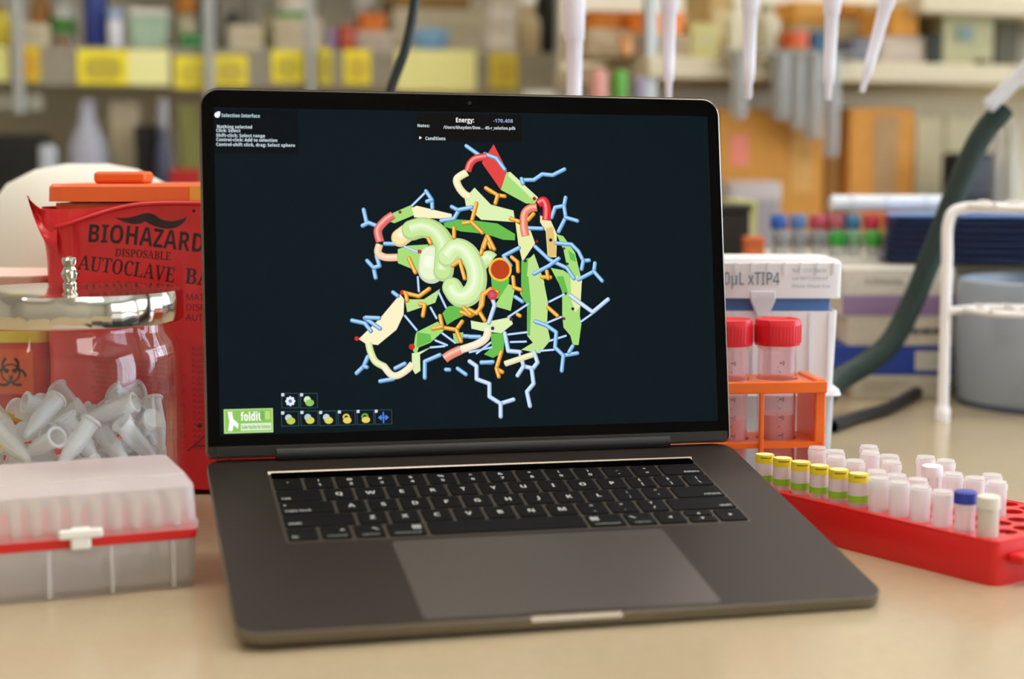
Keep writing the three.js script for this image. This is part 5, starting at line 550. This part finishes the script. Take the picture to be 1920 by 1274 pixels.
  if (kind === 'box') {
    part(t, 'body', rbox(w, h, d, 0.003, 0, h / 2, 0), card(col));
    if (ex.lab) part(t, 'label', box(w * 0.7, Math.min(h * 0.4, w), 0.001, 0, h * 0.55, d / 2 + 0.0006), card(ex.lab));
    if (ex.badge) part(t, 'badge', rbox(w * 0.32, 0.024, 0.004, 0.002, -w * 0.08, h * 0.62, d / 2 + 0.002), M(ex.badge));
    if (ex.knob) part(t, 'knob', new THREE.CylinderGeometry(0.011, 0.012, 0.014, 20).rotateX(Math.PI / 2), M(ex.knob), [-w * 0.04, h * 0.48, d / 2 + 0.007]);
    if (ex.sticker) { part(t, 'sticker', rbox(0.032, 0.05, 0.001, 0.0004, -w / 2 + 0.04, h - 0.065, d / 2 + 0.0006), M(ex.sticker, { roughness: 0.6 })); part(t, 'flap_tape', box(0.04, h * 0.4, 0.001, w * 0.28, h * 0.8, d / 2 + 0.0006), card(ex.tape)); part(t, 'flap', box(w - 0.006, 0.003, d - 0.006, 0, h + 0.0016, 0), card(col)); }
    if (ex.tanlab) { part(t, 'label', box(w * 0.38, h * 0.42, 0.001, w * 0.06, h * 0.76, d / 2 + 0.0006), card(ex.tanlab)); part(t, 'flap', box(w - 0.006, 0.003, d - 0.006, 0, h + 0.0016, 0), card(col)); }
    if (cat === 'monitor') part(t, 'panel', box(w * 0.9, h * 0.24, 0.001, 0, h * 0.85, d / 2 + 0.0006), M('#0c0d14', { roughness: 0.2 }));
    if (!Object.keys(ex).length && cat !== 'monitor') part(t, 'lid', rbox(w + 0.002, h * 0.12, d + 0.002, 0.002, 0, h * 0.94 + 0.001, 0), card(col));
  } else if (kind === 'bin') {
    part(t, 'body', loft([[0, w * 0.88, d * 0.88, 0.008], [h * 0.86, w * 0.97, d * 0.97, 0.01]]), M(col, { roughness: 0.45 }));
    part(t, 'lid', loft([[h * 0.86, w, d, 0.011], [h * 0.97, w, d, 0.011], [h, w * 0.96, d * 0.94, 0.01]]), M(ex.lid, { roughness: 0.45 }));
  } else if (kind === 'tub') {
    part(t, 'body', lathe([[0, 0], [r * 0.82, 0], [r * 0.86, 0.003], [r * 0.98, h * 0.9], [r, h * 0.96], [r * 0.9, h], [0, h]], 32), M(col, { roughness: 0.4 }));
    part(t, 'rim', new THREE.TorusGeometry(r * 0.87, 0.0055, 10, 36).rotateX(Math.PI / 2), M(ex.rim, { roughness: 0.4 }), [0, 0.006, 0]);
  } else if (kind === 'dish') {
    part(t, 'bowl', lathe([[0, 0], [r * 0.6, 0], [r * 0.9, h * 0.4], [r, h], [r * 0.95, h], [r * 0.84, h * 0.45], [r * 0.55, 0.004], [0, 0.004]], 36).scale(1, 1, 0.7), M(col, { roughness: 0.4 }));
    part(t, 'lip', new THREE.TorusGeometry(r * 0.98, 0.002, 8, 36).rotateX(Math.PI / 2).scale(1, 1, 0.7), M('#9cc4e2', { roughness: 0.4 }), [0, h, 0]);
  } else if (kind === 'dome') {
    part(t, 'flask_body', lathe([[0, 0], [r * 0.8, 0], [r, h * 0.12], [r, h * 0.62], [r * 0.82, h * 0.82], [r * 0.36, h * 0.93], [r * 0.34, h], [r * 0.3, h], [r * 0.3, h * 0.92], [0, h * 0.92]], 36), P(col, { transmission: 0.35, roughness: 0.4 }));
    part(t, 'stopper', cyl(r * 0.32, r * 0.36, 0.012, h, 20), M('#a9a9b4'));
  } else if (kind === 'jar') {
    part(t, 'body', lathe([[0, 0], [r * 0.9, 0], [r * 0.97, 0.003], [r * 0.97, h * 0.66], [r * 0.85, h * 0.74], [0, h * 0.74]], 28), M(col, { roughness: 0.4 }));
    part(t, 'cap', lathe([[0, h * 0.74], [r * 0.94, h * 0.74], [r, h * 0.76], [r, h * 0.96], [r * 0.94, h], [0, h]], 28), M(ex.cap, { roughness: 0.45 }));
  } else {
    const cf = ex.capfrac ?? 0.14, s = 1 - cf;
    part(t, 'body', lathe([[0, 0], [r * 0.92, 0], [r, 0.005], [r, h * (s - 0.2)], [r * 0.9, h * (s - 0.12)], [r * 0.5, h * (s - 0.02)], [r * 0.45, h * s], [0, h * s]], 28), M(col, { roughness: 0.35 }));
    part(t, 'cap', lathe([[0, h * s], [r * (ex.capfrac ? 0.9 : 0.55), h * s], [r * (ex.capfrac ? 0.92 : 0.58), h * (s + 0.01)], [r * (ex.capfrac ? 0.9 : 0.56), h * 0.99], [0, h]], 24), M(ex.cap, { roughness: 0.45 }));
    if (ex.lab) part(t, 'label', new THREE.CylinderGeometry(r + 0.0006, r + 0.0006, h * 0.3, 24, 1, true).translate(0, h * 0.45, 0), card(ex.lab));
  }
}
scene.traverse((o) => { if (o.isMesh) { o.castShadow = true; o.receiveShadow = true; } });
renderer.render(scene, camera);
